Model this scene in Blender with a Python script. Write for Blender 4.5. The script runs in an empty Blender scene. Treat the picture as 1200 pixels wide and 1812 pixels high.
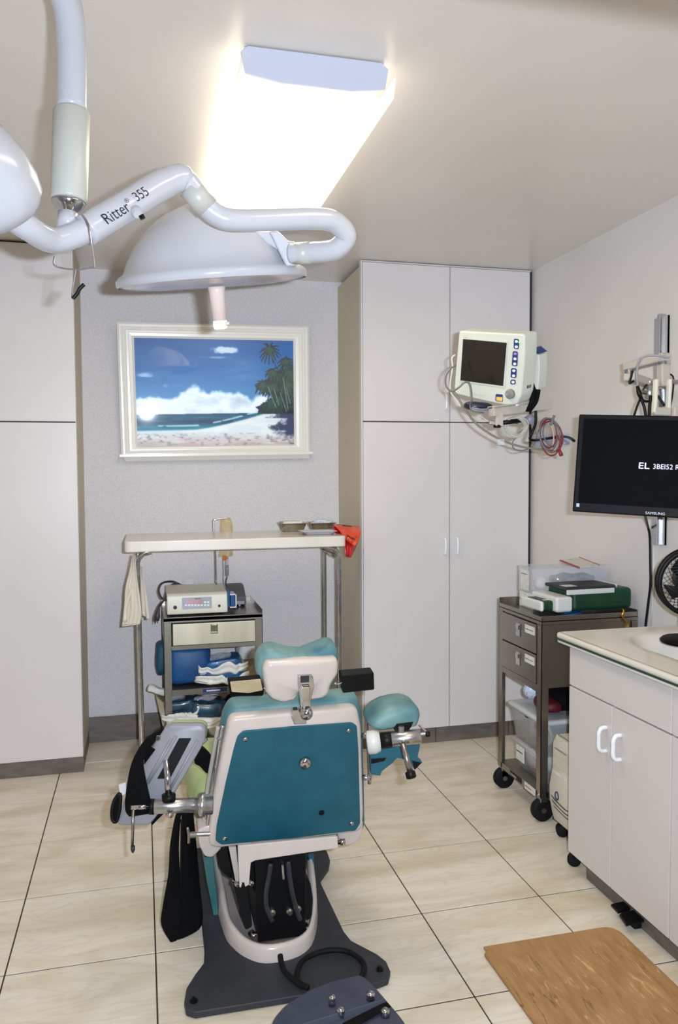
import bpy, bmesh, math, random
import numpy as np
from mathutils import Vector as V, Matrix, noise
random.seed(7)
S = bpy.context.scene
COL = S.collection
# ------------------------------------------------------------------ camera
F, PI_, YA, RO = 1392.62, .0482, .2457, -.0051
cy, sy, cp, sp = math.cos(YA), math.sin(YA), math.cos(PI_), math.sin(PI_)
W = V((sy*cp, cy*cp, -sp)); R0 = V((cy, -sy, 0)); U0 = R0.cross(W)
R = math.cos(RO)*R0 + math.sin(RO)*U0; UP = -math.sin(RO)*R0 + math.cos(RO)*U0
EYE = V((0, 0, 1.55))
cd = bpy.data.cameras.new('camera'); cam = bpy.data.objects.new('camera', cd); COL.objects.link(cam)
cd.sensor_fit = 'VERTICAL'; cd.sensor_height = 36; cd.sensor_width = 36; cd.lens = F/1812*36
cd.clip_start = .02
cam.matrix_world = Matrix(((R.x, UP.x, -W.x, EYE.x), (R.y, UP.y, -W.y, EYE.y), (R.z, UP.z, -W.z, EYE.z), (0, 0, 0, 1)))
S.camera = cam
# ------------------------------------------------------------------ world, lights, exposure
wd = bpy.data.worlds.new('world'); S.world = wd; wd.use_nodes = True
wd.node_tree.nodes['Background'].inputs[0].default_value = (1, .8, .55, 1)
wd.node_tree.nodes['Background'].inputs[1].default_value = .05
S.view_settings.view_transform = 'Standard'; S.view_settings.look = 'None'
S.view_settings.gamma = 1; S.view_settings.use_curve_mapping = False
S.view_settings.exposure = 0.3
FLASH = 80.0
LAMP_STRENGTH = 1.9
TUBE_POWER = 7.8
BACK_STRENGTH = 7.0
def area(name, loc, aim, sx, sy_, power, col, shape='RECTANGLE'):
    l = bpy.data.lights.new(name, 'AREA'); l.shape = shape; l.size = sx; l.size_y = sy_; l.energy = power; l.color = col
    o = bpy.data.objects.new(name, l); COL.objects.link(o); o.location = loc
    o.rotation_euler = (V(aim)-V(loc)).to_track_quat('-Z', 'Y').to_euler(); return o
fl = EYE + .078*R + .035*UP + .03*W
fo = area('camera_flash', fl, fl + W + .05*UP, .04, .018, FLASH, (.72, .83, 1))
fo.data.use_nodes = True; fnt = fo.data.node_tree; fe = fnt.nodes['Emission']; fq = fnt.nodes.new('ShaderNodeLightFalloff')
fq.inputs['Strength'].default_value = .27; fq.inputs['Smooth'].default_value = 0; fnt.links.new(fq.outputs['Linear'], fe.inputs['Strength'])
area('unseen_fill_light', (.9, 1.1, 2.66), (.9, 1.1, 0), .45, .9, BACK_STRENGTH, (1, .84, .58))  # ambient fill added out of view, with no fixture built
# ------------------------------------------------------------------ helpers
def at(px, py, X=None, Y=None, Z=None, D=None):
    d = W + (px-600)/F*R - (py-906)/F*UP
    if X is not None: t = X/d.x
    elif Y is not None: t = Y/d.y
    elif Z is not None: t = (Z-1.55)/d.z
    else: t = D
    return EYE + t*d
class Fr:
    """a local frame: origin, x across, y up, z towards the viewer"""
    def __init__(s, o, x, y):
        s.o = V(o); s.x = V(x).normalized(); y = V(y); s.y = (y - y.dot(s.x)*s.x).normalized(); s.z = s.x.cross(s.y)
    def p(s, a, b, c=0): return s.o + a*s.x + b*s.y + c*s.z
    def loc(s, px, py, c=0):
        d = W + (px-600)/F*R - (py-906)/F*UP
        o = s.o + c*s.z
        t = (o-EYE).dot(s.z)/d.dot(s.z); q = EYE + t*d - s.o
        return q.dot(s.x), q.dot(s.y)
    def at(s, px, py, c=0):
        a, b = s.loc(px, py, c); return s.p(a, b, c)
def lin(c):
    f = lambda v: v/12.92 if v <= .04045 else ((v+.055)/1.055)**2.4
    return tuple(f(v/255) for v in c) + (1,)
MATS = {}
def mat(name, col, rough=.5, metal=0, col2=None, scale=8, stretch=(1, 1, 1), bump=0, bscale=60, spec=None, coat=0, alpha=1, trans=0, ramp=(.35, .65), emit=None, estr=0, detail=4, dist=0):
    if name in MATS: return MATS[name]
    m = bpy.data.materials.new(name); m.use_nodes = True; nt = m.node_tree; b = nt.nodes['Principled BSDF']
    b.inputs['Base Color'].default_value = lin(col); b.inputs['Roughness'].default_value = rough; b.inputs['Metallic'].default_value = metal
    if spec is not None: b.inputs['Specular IOR Level'].default_value = spec
    if coat: b.inputs['Coat Weight'].default_value = coat; b.inputs['Coat Roughness'].default_value = .08
    if alpha < 1: b.inputs['Alpha'].default_value = alpha
    if trans: b.inputs['Transmission Weight'].default_value = trans
    if emit: b.inputs['Emission Color'].default_value = lin(emit); b.inputs['Emission Strength'].default_value = estr
    tc = nt.nodes.new('ShaderNodeNewGeometry')
    if col2 or bump:
        mp = nt.nodes.new('ShaderNodeMapping'); mp.inputs['Scale'].default_value = stretch
        nt.links.new(tc.outputs['Position'], mp.inputs['Vector'])
    if col2:
        n = nt.nodes.new('ShaderNodeTexNoise'); n.inputs['Scale'].default_value = scale; n.inputs['Detail'].default_value = detail
        n.inputs['Distortion'].default_value = dist
        nt.links.new(mp.outputs[0], n.inputs['Vector'])
        r = nt.nodes.new('ShaderNodeValToRGB'); r.color_ramp.elements[0].position = ramp[0]; r.color_ramp.elements[1].position = ramp[1]
        r.color_ramp.elements[0].color = lin(col); r.color_ramp.elements[1].color = lin(col2)
        nt.links.new(n.outputs['Fac'], r.inputs[0]); nt.links.new(r.outputs[0], b.inputs['Base Color'])
    if bump:
        n = nt.nodes.new('ShaderNodeTexNoise'); n.inputs['Scale'].default_value = bscale; n.inputs['Detail'].default_value = 3
        nt.links.new(mp.outputs[0], n.inputs['Vector'])
        bp = nt.nodes.new('ShaderNodeBump'); bp.inputs['Strength'].default_value = bump; bp.inputs['Distance'].default_value = .002
        nt.links.new(n.outputs['Fac'], bp.inputs['Height']); nt.links.new(bp.outputs[0], b.inputs['Normal'])
    MATS[name] = m; return m
def worldpos(o):
    p = V((0, 0, 0))
    while o: p += o.location; o = o.parent
    return p
def obj(name, verts, faces, m, parent=None, smooth=False, bevel=0, seg=2, loc=None, subd=0, solid=0, label=None):
    me = bpy.data.meshes.new(name)
    base = worldpos(parent) if parent else V((0, 0, 0))
    if loc is not None: loc = V(loc) - base
    else: loc = V((0, 0, 0))
    off = base + loc
    me.from_pydata([tuple(V(v)-off) for v in verts], [], faces)
    bm = bmesh.new(); bm.from_mesh(me); bmesh.ops.recalc_face_normals(bm, faces=bm.faces); bm.to_mesh(me); bm.free()
    me.materials.append(m)
    o = bpy.data.objects.new(name, me); COL.objects.link(o); o.location = loc
    if parent: o.parent = parent
    if smooth: me.shade_smooth()
    if solid:
        k = o.modifiers.new('solid', 'SOLIDIFY'); k.thickness = solid; k.offset = 0
    if bevel:
        k = o.modifiers.new('bevel', 'BEVEL'); k.width = bevel; k.segments = seg; k.limit_method = 'ANGLE'; k.angle_limit = .6
        if seg > 1:
            if not smooth: me.shade_smooth()
            k.harden_normals = True
    if subd:
        k = o.modifiers.new('sub', 'SUBSURF'); k.levels = subd; k.render_levels = subd; me.shade_smooth()
    if label: o['label'] = label
    return o
def thing(name, label, cat, loc, group=None):
    o = bpy.data.objects.new(name, None); COL.objects.link(o); o.location = loc; o.empty_display_size = .05
    return tag(o, label, cat, group)
def tag(o, label, cat, group=None):
    o['label'] = label; o['category'] = cat
    if group: o['group'] = group
    return o
def struct(o): o['kind'] = 'structure'; return o
# ---- raw geometry: each returns (verts, faces)
def join(*gs):
    vs, fs = [], []
    for v, f in gs:
        k = len(vs); vs += list(v); fs += [tuple(i+k for i in q) for q in f]
    return vs, fs
def gbox(a, b):
    x0, y0, z0 = a; x1, y1, z1 = b
    v = [V(p) for p in ((x0, y0, z0), (x1, y0, z0), (x1, y1, z0), (x0, y1, z0), (x0, y0, z1), (x1, y0, z1), (x1, y1, z1), (x0, y1, z1))]
    return v, [(0, 3, 2, 1), (4, 5, 6, 7), (0, 1, 5, 4), (1, 2, 6, 5), (2, 3, 7, 6), (3, 0, 4, 7)]
def fbox(fr, a0, a1, b0, b1, c0, c1):
    v = [fr.p(*p) for p in ((a0, b0, c0), (a1, b0, c0), (a1, b1, c0), (a0, b1, c0), (a0, b0, c1), (a1, b0, c1), (a1, b1, c1), (a0, b1, c1))]
    return v, [(0, 3, 2, 1), (4, 5, 6, 7), (0, 1, 5, 4), (1, 2, 6, 5), (2, 3, 7, 6), (3, 0, 4, 7)]
def prism(pts, d):
    n = len(pts); d = V(d); v = [V(p) for p in pts] + [V(p)+d for p in pts]
    return v, [tuple(range(n))[::-1], tuple(range(n, 2*n))] + [(i, (i+1) % n, n+(i+1) % n, n+i) for i in range(n)]
def rpoly(pts, r, k=5):
    """round the corners of a 2D polygon; r number or list"""
    out = []; n = len(pts)
    for i in range(n):
        p = V(pts[i]).to_2d(); a = V(pts[i-1]).to_2d(); b = V(pts[(i+1) % n]).to_2d()
        rr = r[i] if isinstance(r, (list, tuple)) else r
        da = (a-p); db = (b-p)
        t = min(rr, da.length*.48, db.length*.48)
        if t < 1e-5: out.append(tuple(p)); continue
        p0 = p + da.normalized()*t; p1 = p + db.normalized()*t
        for j in range(k+1):
            s = j/k; out.append(tuple((1-s)**2*p0 + 2*s*(1-s)*p + s*s*p1))
    return out
def smooth_path(pts, k=8, closed=False):
    P = [V(p) for p in pts]; n = len(P); out = []
    rng = n if closed else n-1
    for i in range(rng):
        if closed: a, b, c, d = P[i-1], P[i], P[(i+1) % n], P[(i+2) % n]
        else: a, b, c, d = P[max(i-1, 0)], P[i], P[i+1], P[min(i+2, n-1)]
        for j in range(k):
            t = j/k
            out.append(.5*((2*b) + (c-a)*t + (2*a-5*b+4*c-d)*t*t + (3*b-a-3*c+d)*t**3))
    if not closed: out.append(P[-1])
    return out
def gtube(pts, r, n=12, closed=False, cap=True):
    P = [V(p) for p in pts]; m = len(P)
    rr = r if isinstance(r, (list, tuple)) else [r]*m
    vs, fs = [], []; nrm = None
    for i in range(m):
        if closed: t = (P[(i+1) % m]-P[i-1])
        else: t = P[min(i+1, m-1)]-P[max(i-1, 0)]
        t = t.normalized() if t.length > 1e-9 else V((0, 0, 1))
        if nrm is None: nrm = t.orthogonal().normalized()
        nrm = (nrm - nrm.dot(t)*t).normalized(); b = t.cross(nrm)
        for j in range(n):
            a = 2*math.pi*j/n; vs.append(P[i] + rr[i]*(math.cos(a)*nrm + math.sin(a)*b))
    for i in range(m if closed else m-1):
        for j in range(n):
            a = i*n+j; b_ = i*n+(j+1) % n; c = ((i+1) % m)*n+(j+1) % n; d = ((i+1) % m)*n+j
            fs.append((a, b_, c, d))
    if cap and not closed: fs += [tuple(range(n))[::-1], tuple(range((m-1)*n, m*n))]
    return vs, fs
def glathe(prof, o, ax, n=32, cap=True):
    """prof: (distance along axis, radius)"""
    ax = V(ax).normalized(); u = ax.orthogonal().normalized(); w = ax.cross(u); o = V(o); vs, fs = [], []
    for h, r in prof:
        for j in range(n):
            a = 2*math.pi*j/n; vs.append(o + h*ax + r*(math.cos(a)*u + math.sin(a)*w))
    for i in range(len(prof)-1):
        for j in range(n): fs.append((i*n+j, i*n+(j+1) % n, (i+1)*n+(j+1) % n, (i+1)*n+j))
    if cap: fs += [tuple(range(n))[::-1], tuple(range((len(prof)-1)*n, len(prof)*n))]
    return vs, fs
def gcyl(a, b, r, n=20): return glathe([(0, r), ((V(b)-V(a)).length, r)], a, V(b)-V(a), n)
def gpillow(fr, sx, sy_, sz, amp=.006, seed=0, n=12, p=4, freq=18):
    """rounded crumpled bag centred in frame fr; sx across, sy up, sz deep"""
    vs, fs = [], []
    m = 2*n
    for i in range(n+1):
        th = math.pi*i/n - math.pi/2
        for j in range(m):
            ph = 2*math.pi*j/m
            c = lambda v: math.copysign(abs(v)**(2/p), v)
            x = c(math.cos(th))*c(math.cos(ph)); z = c(math.cos(th))*c(math.sin(ph)); y = c(math.sin(th))
            q = fr.p(x*sx/2, y*sy_/2, z*sz/2)
            d = noise.noise_vector(q*freq + V((seed*3.1, seed, 0)))*amp + noise.noise_vector(q*freq*2.7 + V((seed, 0, 5)))*amp*.5
            vs.append(q+d)
    for i in range(n):
        for j in range(m): fs.append((i*m+j, i*m+(j+1) % m, (i+1)*m+(j+1) % m, (i+1)*m+j))
    return vs, fs
def gribbon(L, Rr, nx=10, amp=0, waves=3, nrm=(0, -1, 0), k=6, bulge=0):
    """sheet between two edge curves, rippled along nrm"""
    A = smooth_path(L, k); B = smooth_path(Rr, k); nrm = V(nrm); vs, fs = [], []
    for i, (a, b) in enumerate(zip(A, B)):
        s = i/(len(A)-1)
        for j in range(nx+1):
            t = j/nx
            vs.append(a.lerp(b, t) + nrm*(amp*math.sin(t*waves*2*math.pi + s*1.3) + bulge*math.sin(math.pi*t)))
    for i in range(len(A)-1):
        for j in range(nx): fs.append((i*(nx+1)+j, i*(nx+1)+j+1, (i+1)*(nx+1)+j+1, (i+1)*(nx+1)+j))
    return vs, fs
def text(body, o, x, y, size, m, parent, name='lettering', wrap=None, font_scale_x=1, align='LEFT', depth=.0004):
    """flat lettering standing on a surface: origin o, reading direction x, up y"""
    cu = bpy.data.curves.new('t', 'FONT'); cu.body = body; cu.size = size; cu.align_x = align; cu.resolution_u = 3
    t = bpy.data.objects.new('t', cu); me = t.to_mesh()
    x = V(x).normalized(); y = V(y); y = (y-y.dot(x)*x).normalized(); z = x.cross(y); o = V(o)
    vs = []
    for v in me.vertices:
        a, b = v.co.x*font_scale_x, v.co.y
        if wrap: an = b/wrap; vs.append(o + a*x + (wrap*math.sin(an))*y + (depth - wrap*(1-math.cos(an)))*z)
        else: vs.append(o + a*x + b*y + depth*z)
    fs = [tuple(p.vertices) for p in me.polygons]
    t.to_mesh_clear(); bpy.data.objects.remove(t); bpy.data.curves.remove(cu)
    return obj(name, vs, fs, m, parent)
def scribble(fr, a0, a1, b, h, m, parent, seed=1, name='lettering', n=None):
    """a row of small print marks, too small to read"""
    random.seed(seed); g = []; a = a0
    while a < a1:
        w_ = h*random.uniform(.3, .7)
        g.append(fbox(fr, a, min(a+w_, a1), b, b+h*random.uniform(.7, 1), 0, .0004)); a += w_*1.35
    return obj(name, *join(*g), m, parent)
def bolts(name, pts, ax, r, h, m, parent):
    for p in pts: obj(name, *glathe([(-.002, r), (h*.6, r), (h, r*.6)], p, ax, 12), m, parent, smooth=False)
X3, Y3, Z3 = V((1, 0, 0)), V((0, 1, 0)), V((0, 0, 1))
WALLX = Fr((0, 0, 0), X3, Z3)          # faces -Y
SIDEY = lambda o=(0, 0, 0): Fr(o, -Y3, Z3)   # plane facing -X
# ------------------------------------------------------------------ materials
M_cab = mat('cabinet_laminate', (214, 208, 204), .38, col2=(210, 204, 200), scale=2)
M_wall = mat('painted_wall', (218, 212, 206), .6, col2=(214, 208, 202), scale=3, bump=.06, bscale=200)
M_back = mat('speckled_wallpaper', (192, 187, 186), .7, col2=(218, 213, 212), scale=260, bump=.25, bscale=260, detail=2)
M_ceil = mat('ceiling_paint', (224, 217, 208), .3, col2=(220, 213, 204), scale=1.5)
M_side = mat('cabinet_side_paper', (206, 192, 168), .6, col2=(198, 184, 160), scale=150)
M_dark = mat('dark_gap', (38, 34, 36), .7)
M_grout = mat('dark_grout', (50, 34, 22), .9)
M_kick = mat('slate_brown_tile', (92, 84, 78), .45, col2=(112, 102, 94), scale=6, stretch=(1, 1, 3), dist=1)
M_white = mat('white_enamel', (196, 197, 203), .2, coat=.3, col2=(191, 192, 198), scale=5)
M_sleeve = mat('cream_plastic_sleeve', (190, 191, 182), .35)
M_ivory = mat('ivory_plastic', (226, 222, 205), .4, col2=(222, 217, 198), scale=9)
M_cream = mat('cream_chair_shell', (214, 200, 190), .3, coat=.3, col2=(205, 192, 182), scale=6)
M_teal = mat('teal_vinyl', (26, 92, 107), .5, col2=(22, 84, 99), scale=14, bump=.15, bscale=300)
M_tealpale = mat('pale_mottled_teal_vinyl', (44, 102, 118), .5, col2=(122, 158, 152), scale=5, bump=.12, bscale=250)  # teal turning pale in random patches
M_green = mat('pale_green_vinyl', (176, 190, 128), .5, col2=(150, 172, 118), scale=6)  # pale yellow-green in two random tones
M_chrome = mat('chrome', (205, 205, 208), .14, 1, col2=(180, 180, 184), scale=30)
M_alu = mat('satin_aluminium', (196, 196, 198), .32, 1, col2=(185, 185, 188), scale=40, stretch=(1, 1, 8))
M_steel = mat('brushed_steel', (164, 158, 150), .3, .95, col2=(152, 147, 139), scale=30, stretch=(1, 1, 14))
M_black = mat('black_plastic', (8, 8, 10), .45, spec=.25, col2=(12, 12, 14), scale=20)
M_blackgl = mat('gloss_black', (5, 5, 7), .5, spec=.12, col2=(8, 8, 10), scale=8)
M_rubber = mat('black_rubber', (9, 9, 10), .7, spec=.25, col2=(16, 16, 17), scale=30)
M_fabric = mat('black_webbing', (6, 6, 8), .9, spec=.15, col2=(12, 12, 15), scale=90, bump=.3, bscale=400)
M_darkgrey = mat('dark_grey_paint', (44, 45, 50), .6, col2=(50, 51, 56), scale=12, bump=.1, bscale=300)
M_pedal = mat('slate_grey_plastic', (66, 70, 86), .5, col2=(58, 62, 78), scale=12, bump=.1, bscale=300)
M_grey = mat('grey_moulded_plastic', (150, 150, 154), .4, col2=(138, 138, 144), scale=10)
M_beige = mat('beige_grey_metal', (186, 178, 166), .45, col2=(178, 170, 158), scale=10)
M_hose = mat('grey_hose', (50, 50, 56), .4, col2=(40, 40, 45), scale=20)
M_paper = mat('white_paper', (222, 220, 212), .8, col2=(205, 204, 198), scale=40, bump=.1)
M_bluewrap = mat('blue_sterile_wrap', (22, 96, 148), .35, col2=(10, 66, 112), scale=22, coat=.5)
M_darkwrap = mat('dark_blue_wrap', (18, 42, 62), .25, col2=(30, 66, 88), scale=18, coat=.6)
M_blueprint = mat('blue_label', (18, 44, 104), .4, col2=(24, 52, 116), scale=20)
M_ink = mat('black_ink', (22, 22, 28), .7)
M_inkgrey = mat('grey_ink', (120, 122, 124), .7)
M_whiteink = mat('white_ink', (225, 228, 232), .5)
M_gauze = mat('gauze', (228, 224, 212), .9, col2=(212, 208, 198), scale=60)
M_clear = mat('clear_plastic', (225, 228, 232), .12, alpha=.28, col2=(210, 214, 220), scale=10)
M_milky = mat('milky_bin_plastic', (222, 222, 220), .3, alpha=.3, col2=(212, 213, 214), scale=8)
M_steelbowl = mat('bowl_steel', (190, 184, 170), .2, 1, col2=(170, 164, 150), scale=25)
# ------------------------------------------------------------------ structure
T = .4572; TX0 = -.4378; TY0 = 2.5559
M_tile = mat('marbled_floor_tile', (208, 192, 164), .32, col2=(230, 219, 200), scale=1.6, stretch=(1, 3.2, 1), dist=1.4, detail=8, ramp=(.3, .62))
def veins(m):
    nt = m.node_tree; b = nt.nodes['Principled BSDF']; src = b.inputs['Base Color'].links[0].from_socket
    g = nt.nodes.new('ShaderNodeNewGeometry'); mp = nt.nodes.new('ShaderNodeMapping'); mp.inputs['Scale'].default_value = (1, 4, 1); mp.inputs['Rotation'].default_value = (0, 0, .2)
    w = nt.nodes.new('ShaderNodeTexNoise'); w.inputs['Scale'].default_value = 2.2; w.inputs['Detail'].default_value = 10; w.inputs['Distortion'].default_value = 2.2
    r = nt.nodes.new('ShaderNodeValToRGB'); e = r.color_ramp.elements
    e[0].position = .46; e[0].color = (0, 0, 0, 1); e[1].position = .5; e[1].color = (.22, .22, .22, 1); k = e.new(.54); k.color = (0, 0, 0, 1)
    mx = nt.nodes.new('ShaderNodeMix'); mx.data_type = 'RGBA'; mx.inputs[7].default_value = lin((168, 158, 150))
    nt.links.new(g.outputs['Position'], mp.inputs[0]); nt.links.new(mp.outputs[0], w.inputs['Vector']); nt.links.new(w.outputs['Fac'], r.inputs[0])
    nt.links.new(r.outputs[0], mx.inputs[0]); nt.links.new(src, mx.inputs[6]); nt.links.new(mx.outputs[2], b.inputs['Base Color'])
veins(M_tile)
XL, XR, YB, YF, H = -1.35, 2.22, 4.73, -1.6, 2.72
floor = struct(obj('floor', *gbox((XL, YF, -.06), (XR, YB, -.004)), M_grout))
me_tile = None
g = .0022; gy = .0030
for i in range(-2, 6):
    for j in range(-9, 5):
        x0, x1 = max(TX0+i*T+g, XL), min(TX0+(i+1)*T-g, XR); y0, y1 = max(TY0+j*T+gy, YF), min(TY0+(j+1)*T-gy, YB)
        if x1-x0 < .02 or y1-y0 < .02: continue
        full = abs(x1-x0-T+2*g) < 1e-4 and abs(y1-y0-T+2*gy) < 1e-4
        if full and me_tile:
            o = bpy.data.objects.new('tile', me_tile); COL.objects.link(o); o.parent = floor
            o.location = (x0, y0, 0); 
            k = o.modifiers.new('bevel', 'BEVEL'); k.width = .0012; k.segments = 1
        else:
            o = obj('tile', *gbox((x0, y0, -.0038), (x1, y1, 0)), M_tile, floor, loc=(x0, y0, 0), bevel=.0012, seg=1)
            if full: me_tile = o.data
struct(obj('wall_back', *gbox((XL, YB, 0), (XR+.1, YB+.1, H+.05)), M_back))
struct(obj('wall_right', *gbox((XR, YF, 0), (XR+.1, YB+.1, H+.05)), M_wall))
struct(obj('wall_left', *gbox((XL-.1, YF, 0), (XL, YB+.1, H+.05)), M_wall))
struct(obj('wall_front', *gbox((XL-.1, YF-.1, 0), (XR+.1, YF, H+.05)), M_wall))
struct(obj('ceiling', *gbox((XL-.1, YF-.1, H), (XR+.1, YB+.1, H+.1)), M_ceil))
M_sof = mat('soffit_paint', (150, 128, 88), .7, col2=(142, 120, 82), scale=4)
sp_ = at(1200, 52, Z=H); hz = fl.z + (sp_.z-fl.z)*(.46-fl.y)/(sp_.y-fl.y)
struct(obj('trim_1', *gbox((XL, .30, hz), (XR, .46, H)), M_wall, bevel=.006))
# tiled skirting along the back wall
bb = struct(obj('baseboard_back', *gbox((-.33, YB-.012, 0), (1.19, YB-.004, .146)), M_grout))
for k in range(4):
    a = -.32 + k*T*.9; b = min(a+T*.9-.004, 1.18)
    obj('tile', *gbox((a, YB-.022, .002), (b, YB-.012, .148)), M_kick, bb, bevel=.0015, seg=1)
# ------------------------------------------------------------------ tall cabinets
def pull(p, up, out, L, parent, r=.0065, dep=.03, m=None, name='handle'):
    m = m or mat('white_handle', (236, 238, 242), .35)
    p, up, out = V(p), V(up), V(out)
    a, b = p-up*L/2, p+up*L/2
    path = [a, a+out*dep*.6, a+out*dep+up*.012, b+out*dep-up*.012, b+out*dep*.6, b]
    return obj(name, *gtube(smooth_path(path, 4), r, 8), m or M_white, parent, smooth=True)
def door(a, b, parent, name='door'): return obj(name, *gbox(a, b), M_cab, parent, bevel=.0015, seg=2)
cabL = thing('tall_cabinet', 'floor-to-ceiling cream laminate cabinet left of the framed beach picture', 'cabinet', (-.8, 4.49, 0))
yl = 4.25
obj('body', *gbox((XL+.004, yl+.022, .085), (-.318, YB-.004, H-.004)), M_side, cabL)
obj('gap', *gbox((XL+.005, yl+.012, .085), (-.325, yl+.022, H-.004)), M_dark, cabL)
zs = 1.821
for z0, z1 in ((.086, zs-.003), (zs+.003, H-.012)):
    for x0, x1 in ((-1.344, -.913), (-.909, -.3185)):
        d = door((x0, yl-.008, z0), (x1, yl+.012, z1), cabL)
        if x1 < -.5: pull((x1-.04, yl-.008, 1.1 if z0 < 1 else 1.95), Z3, -Y3, .09, d)
obj('toe_kick', *gbox((XL+.004, yl+.006, 0.001), (-.3185, YB-.03, .085)), M_kick, cabL)
cabR = thing('tall_cabinet', 'floor-to-ceiling two-door cream cabinet in the right corner, behind the patient monitor', 'cabinet', (1.7, 4.47, 0))
yr = 4.195
obj('body', *gbox((1.184, yr+.022, .1), (2.212, YB-.004, H-.03)), M_side, cabR)
obj('gap', *gbox((1.19, yr+.012, .1), (2.2145, yr+.022, H-.006)), M_dark, cabR)
for z0, z1 in ((.094, 1.836), (1.842, H-.014)):
    for x0, x1 in ((1.19, 1.698), (1.702, 2.192)):
        d = door((x0, yr-.008, z0), (x1, yr+.012, z1), cabR)
        if z0 < 1: hx = 1.698-.034 if x0 < 1.3 else 1.702+.036; pull((hx, yr-.008, 1.137), Z3, -Y3, .085, d)
        elif x0 < 1.3: pull((1.668, yr-.008, 1.955), Z3, -Y3, .085, d)
obj('edge_strip', *gbox((1.1795, yr-.008, .094), (1.188, yr+.03, H-.004)), M_cab, cabR, bevel=.001)
obj('edge_strip', *gbox((1.19, yr-.004, H-.011), (2.2, yr+.012, H-.004)), M_cab, cabR, bevel=.001)
for a, b in ((1.187, 1.622), (1.626, 2.08), (2.084, 2.215)):
    obj('tile', *gbox((a, yr+.012, .001), (b, yr+.024, .092)), M_kick, cabR, bevel=.001, seg=1)
obj('toe_kick', *gbox((1.187, yr+.025, .001), (2.215, YB-.03, .092)), M_kick, cabR)
# ------------------------------------------------------------------ ceiling light
M_lens = mat('lit_diffuser', (250, 246, 236), .5, emit=(255, 240, 212), estr=LAMP_STRENGTH)
cl = thing('ceiling_light', 'long white fluorescent ceiling light with bowed lit diffuser', 'light', (.49, 2.85, H))
x0, x1, y0, y1 = .262, .722, 2.215, 3.44
prof = []
for k in range(13):
    t = k/12; x = x0+(x1-x0)*t; prof.append((x, 2.628 - .022*math.sin(math.pi*t)))
prof = [(x0-.006, H-.035)] + prof + [(x1+.006, H-.035)]
inner = [(x*1.0 + (.003 if x < .49 else -.003), z+.003) for x, z in prof][::-1]
ring = prof + inner
vs = [V((x, y0, z)) for x, z in ring] + [V((x, y1, z)) for x, z in ring]; n = len(ring)
obj('diffuser', vs, [(i, (i+1) % n, n+(i+1) % n, n+i) for i in range(n)] + [(i, i+1, n-2-i, n-1-i) for i in range(n//2-1)] + [(n+i, n+i+1, 2*n-2-i, 2*n-1-i) for i in range(n//2-1)], M_lens, cl, smooth=True)
M_lip = mat('diffuser_end_lip', (240, 232, 205), .5, emit=(255, 240, 205), estr=.55)
vs = [V((x, y0-.008, z-.001)) for x, z in ring] + [V((x, y0-.0005, z-.001)) for x, z in ring]
obj('diffuser_lip', vs, [(i, (i+1) % n, n+(i+1) % n, n+i) for i in range(n)] + [(i, i+1, n-2-i, n-1-i) for i in range(n//2-1)], M_lip, cl)
ep = [(x0+.03, 2.642), (x0+.02, 2.70), (x0+.04, H-.004), (x1-.04, H-.004), (x1-.02, 2.70), (x1-.03, 2.642)]
ep = ep[:3] + ep[3:] + [((x0+x1)/2+.1, 2.628), ((x0+x1)/2-.1, 2.628)]
M_bw = mat('bluish_white_paint', (196, 200, 214), .4)
obj('end_plate', *prism([(x, y0-.022, z) for x, z in ep], (0, .012, 0)), M_bw, cl, bevel=.002)
obj('end_plate', *prism([(x, y1+.004, z) for x, z in ep], (0, .012, 0)), M_bw, cl, bevel=.002)
obj('housing', *gbox((x0+.03, y0-.008, H-.04), (x1-.03, y1+.004, H-.001)), M_bw, cl)
area('fluorescent_tubes', ((x0+x1)/2, (y0+y1)/2, 2.600), ((x0+x1)/2, (y0+y1)/2+.0001, 0), .42, 1.18, TUBE_POWER, (1, .86, .62))
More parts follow.
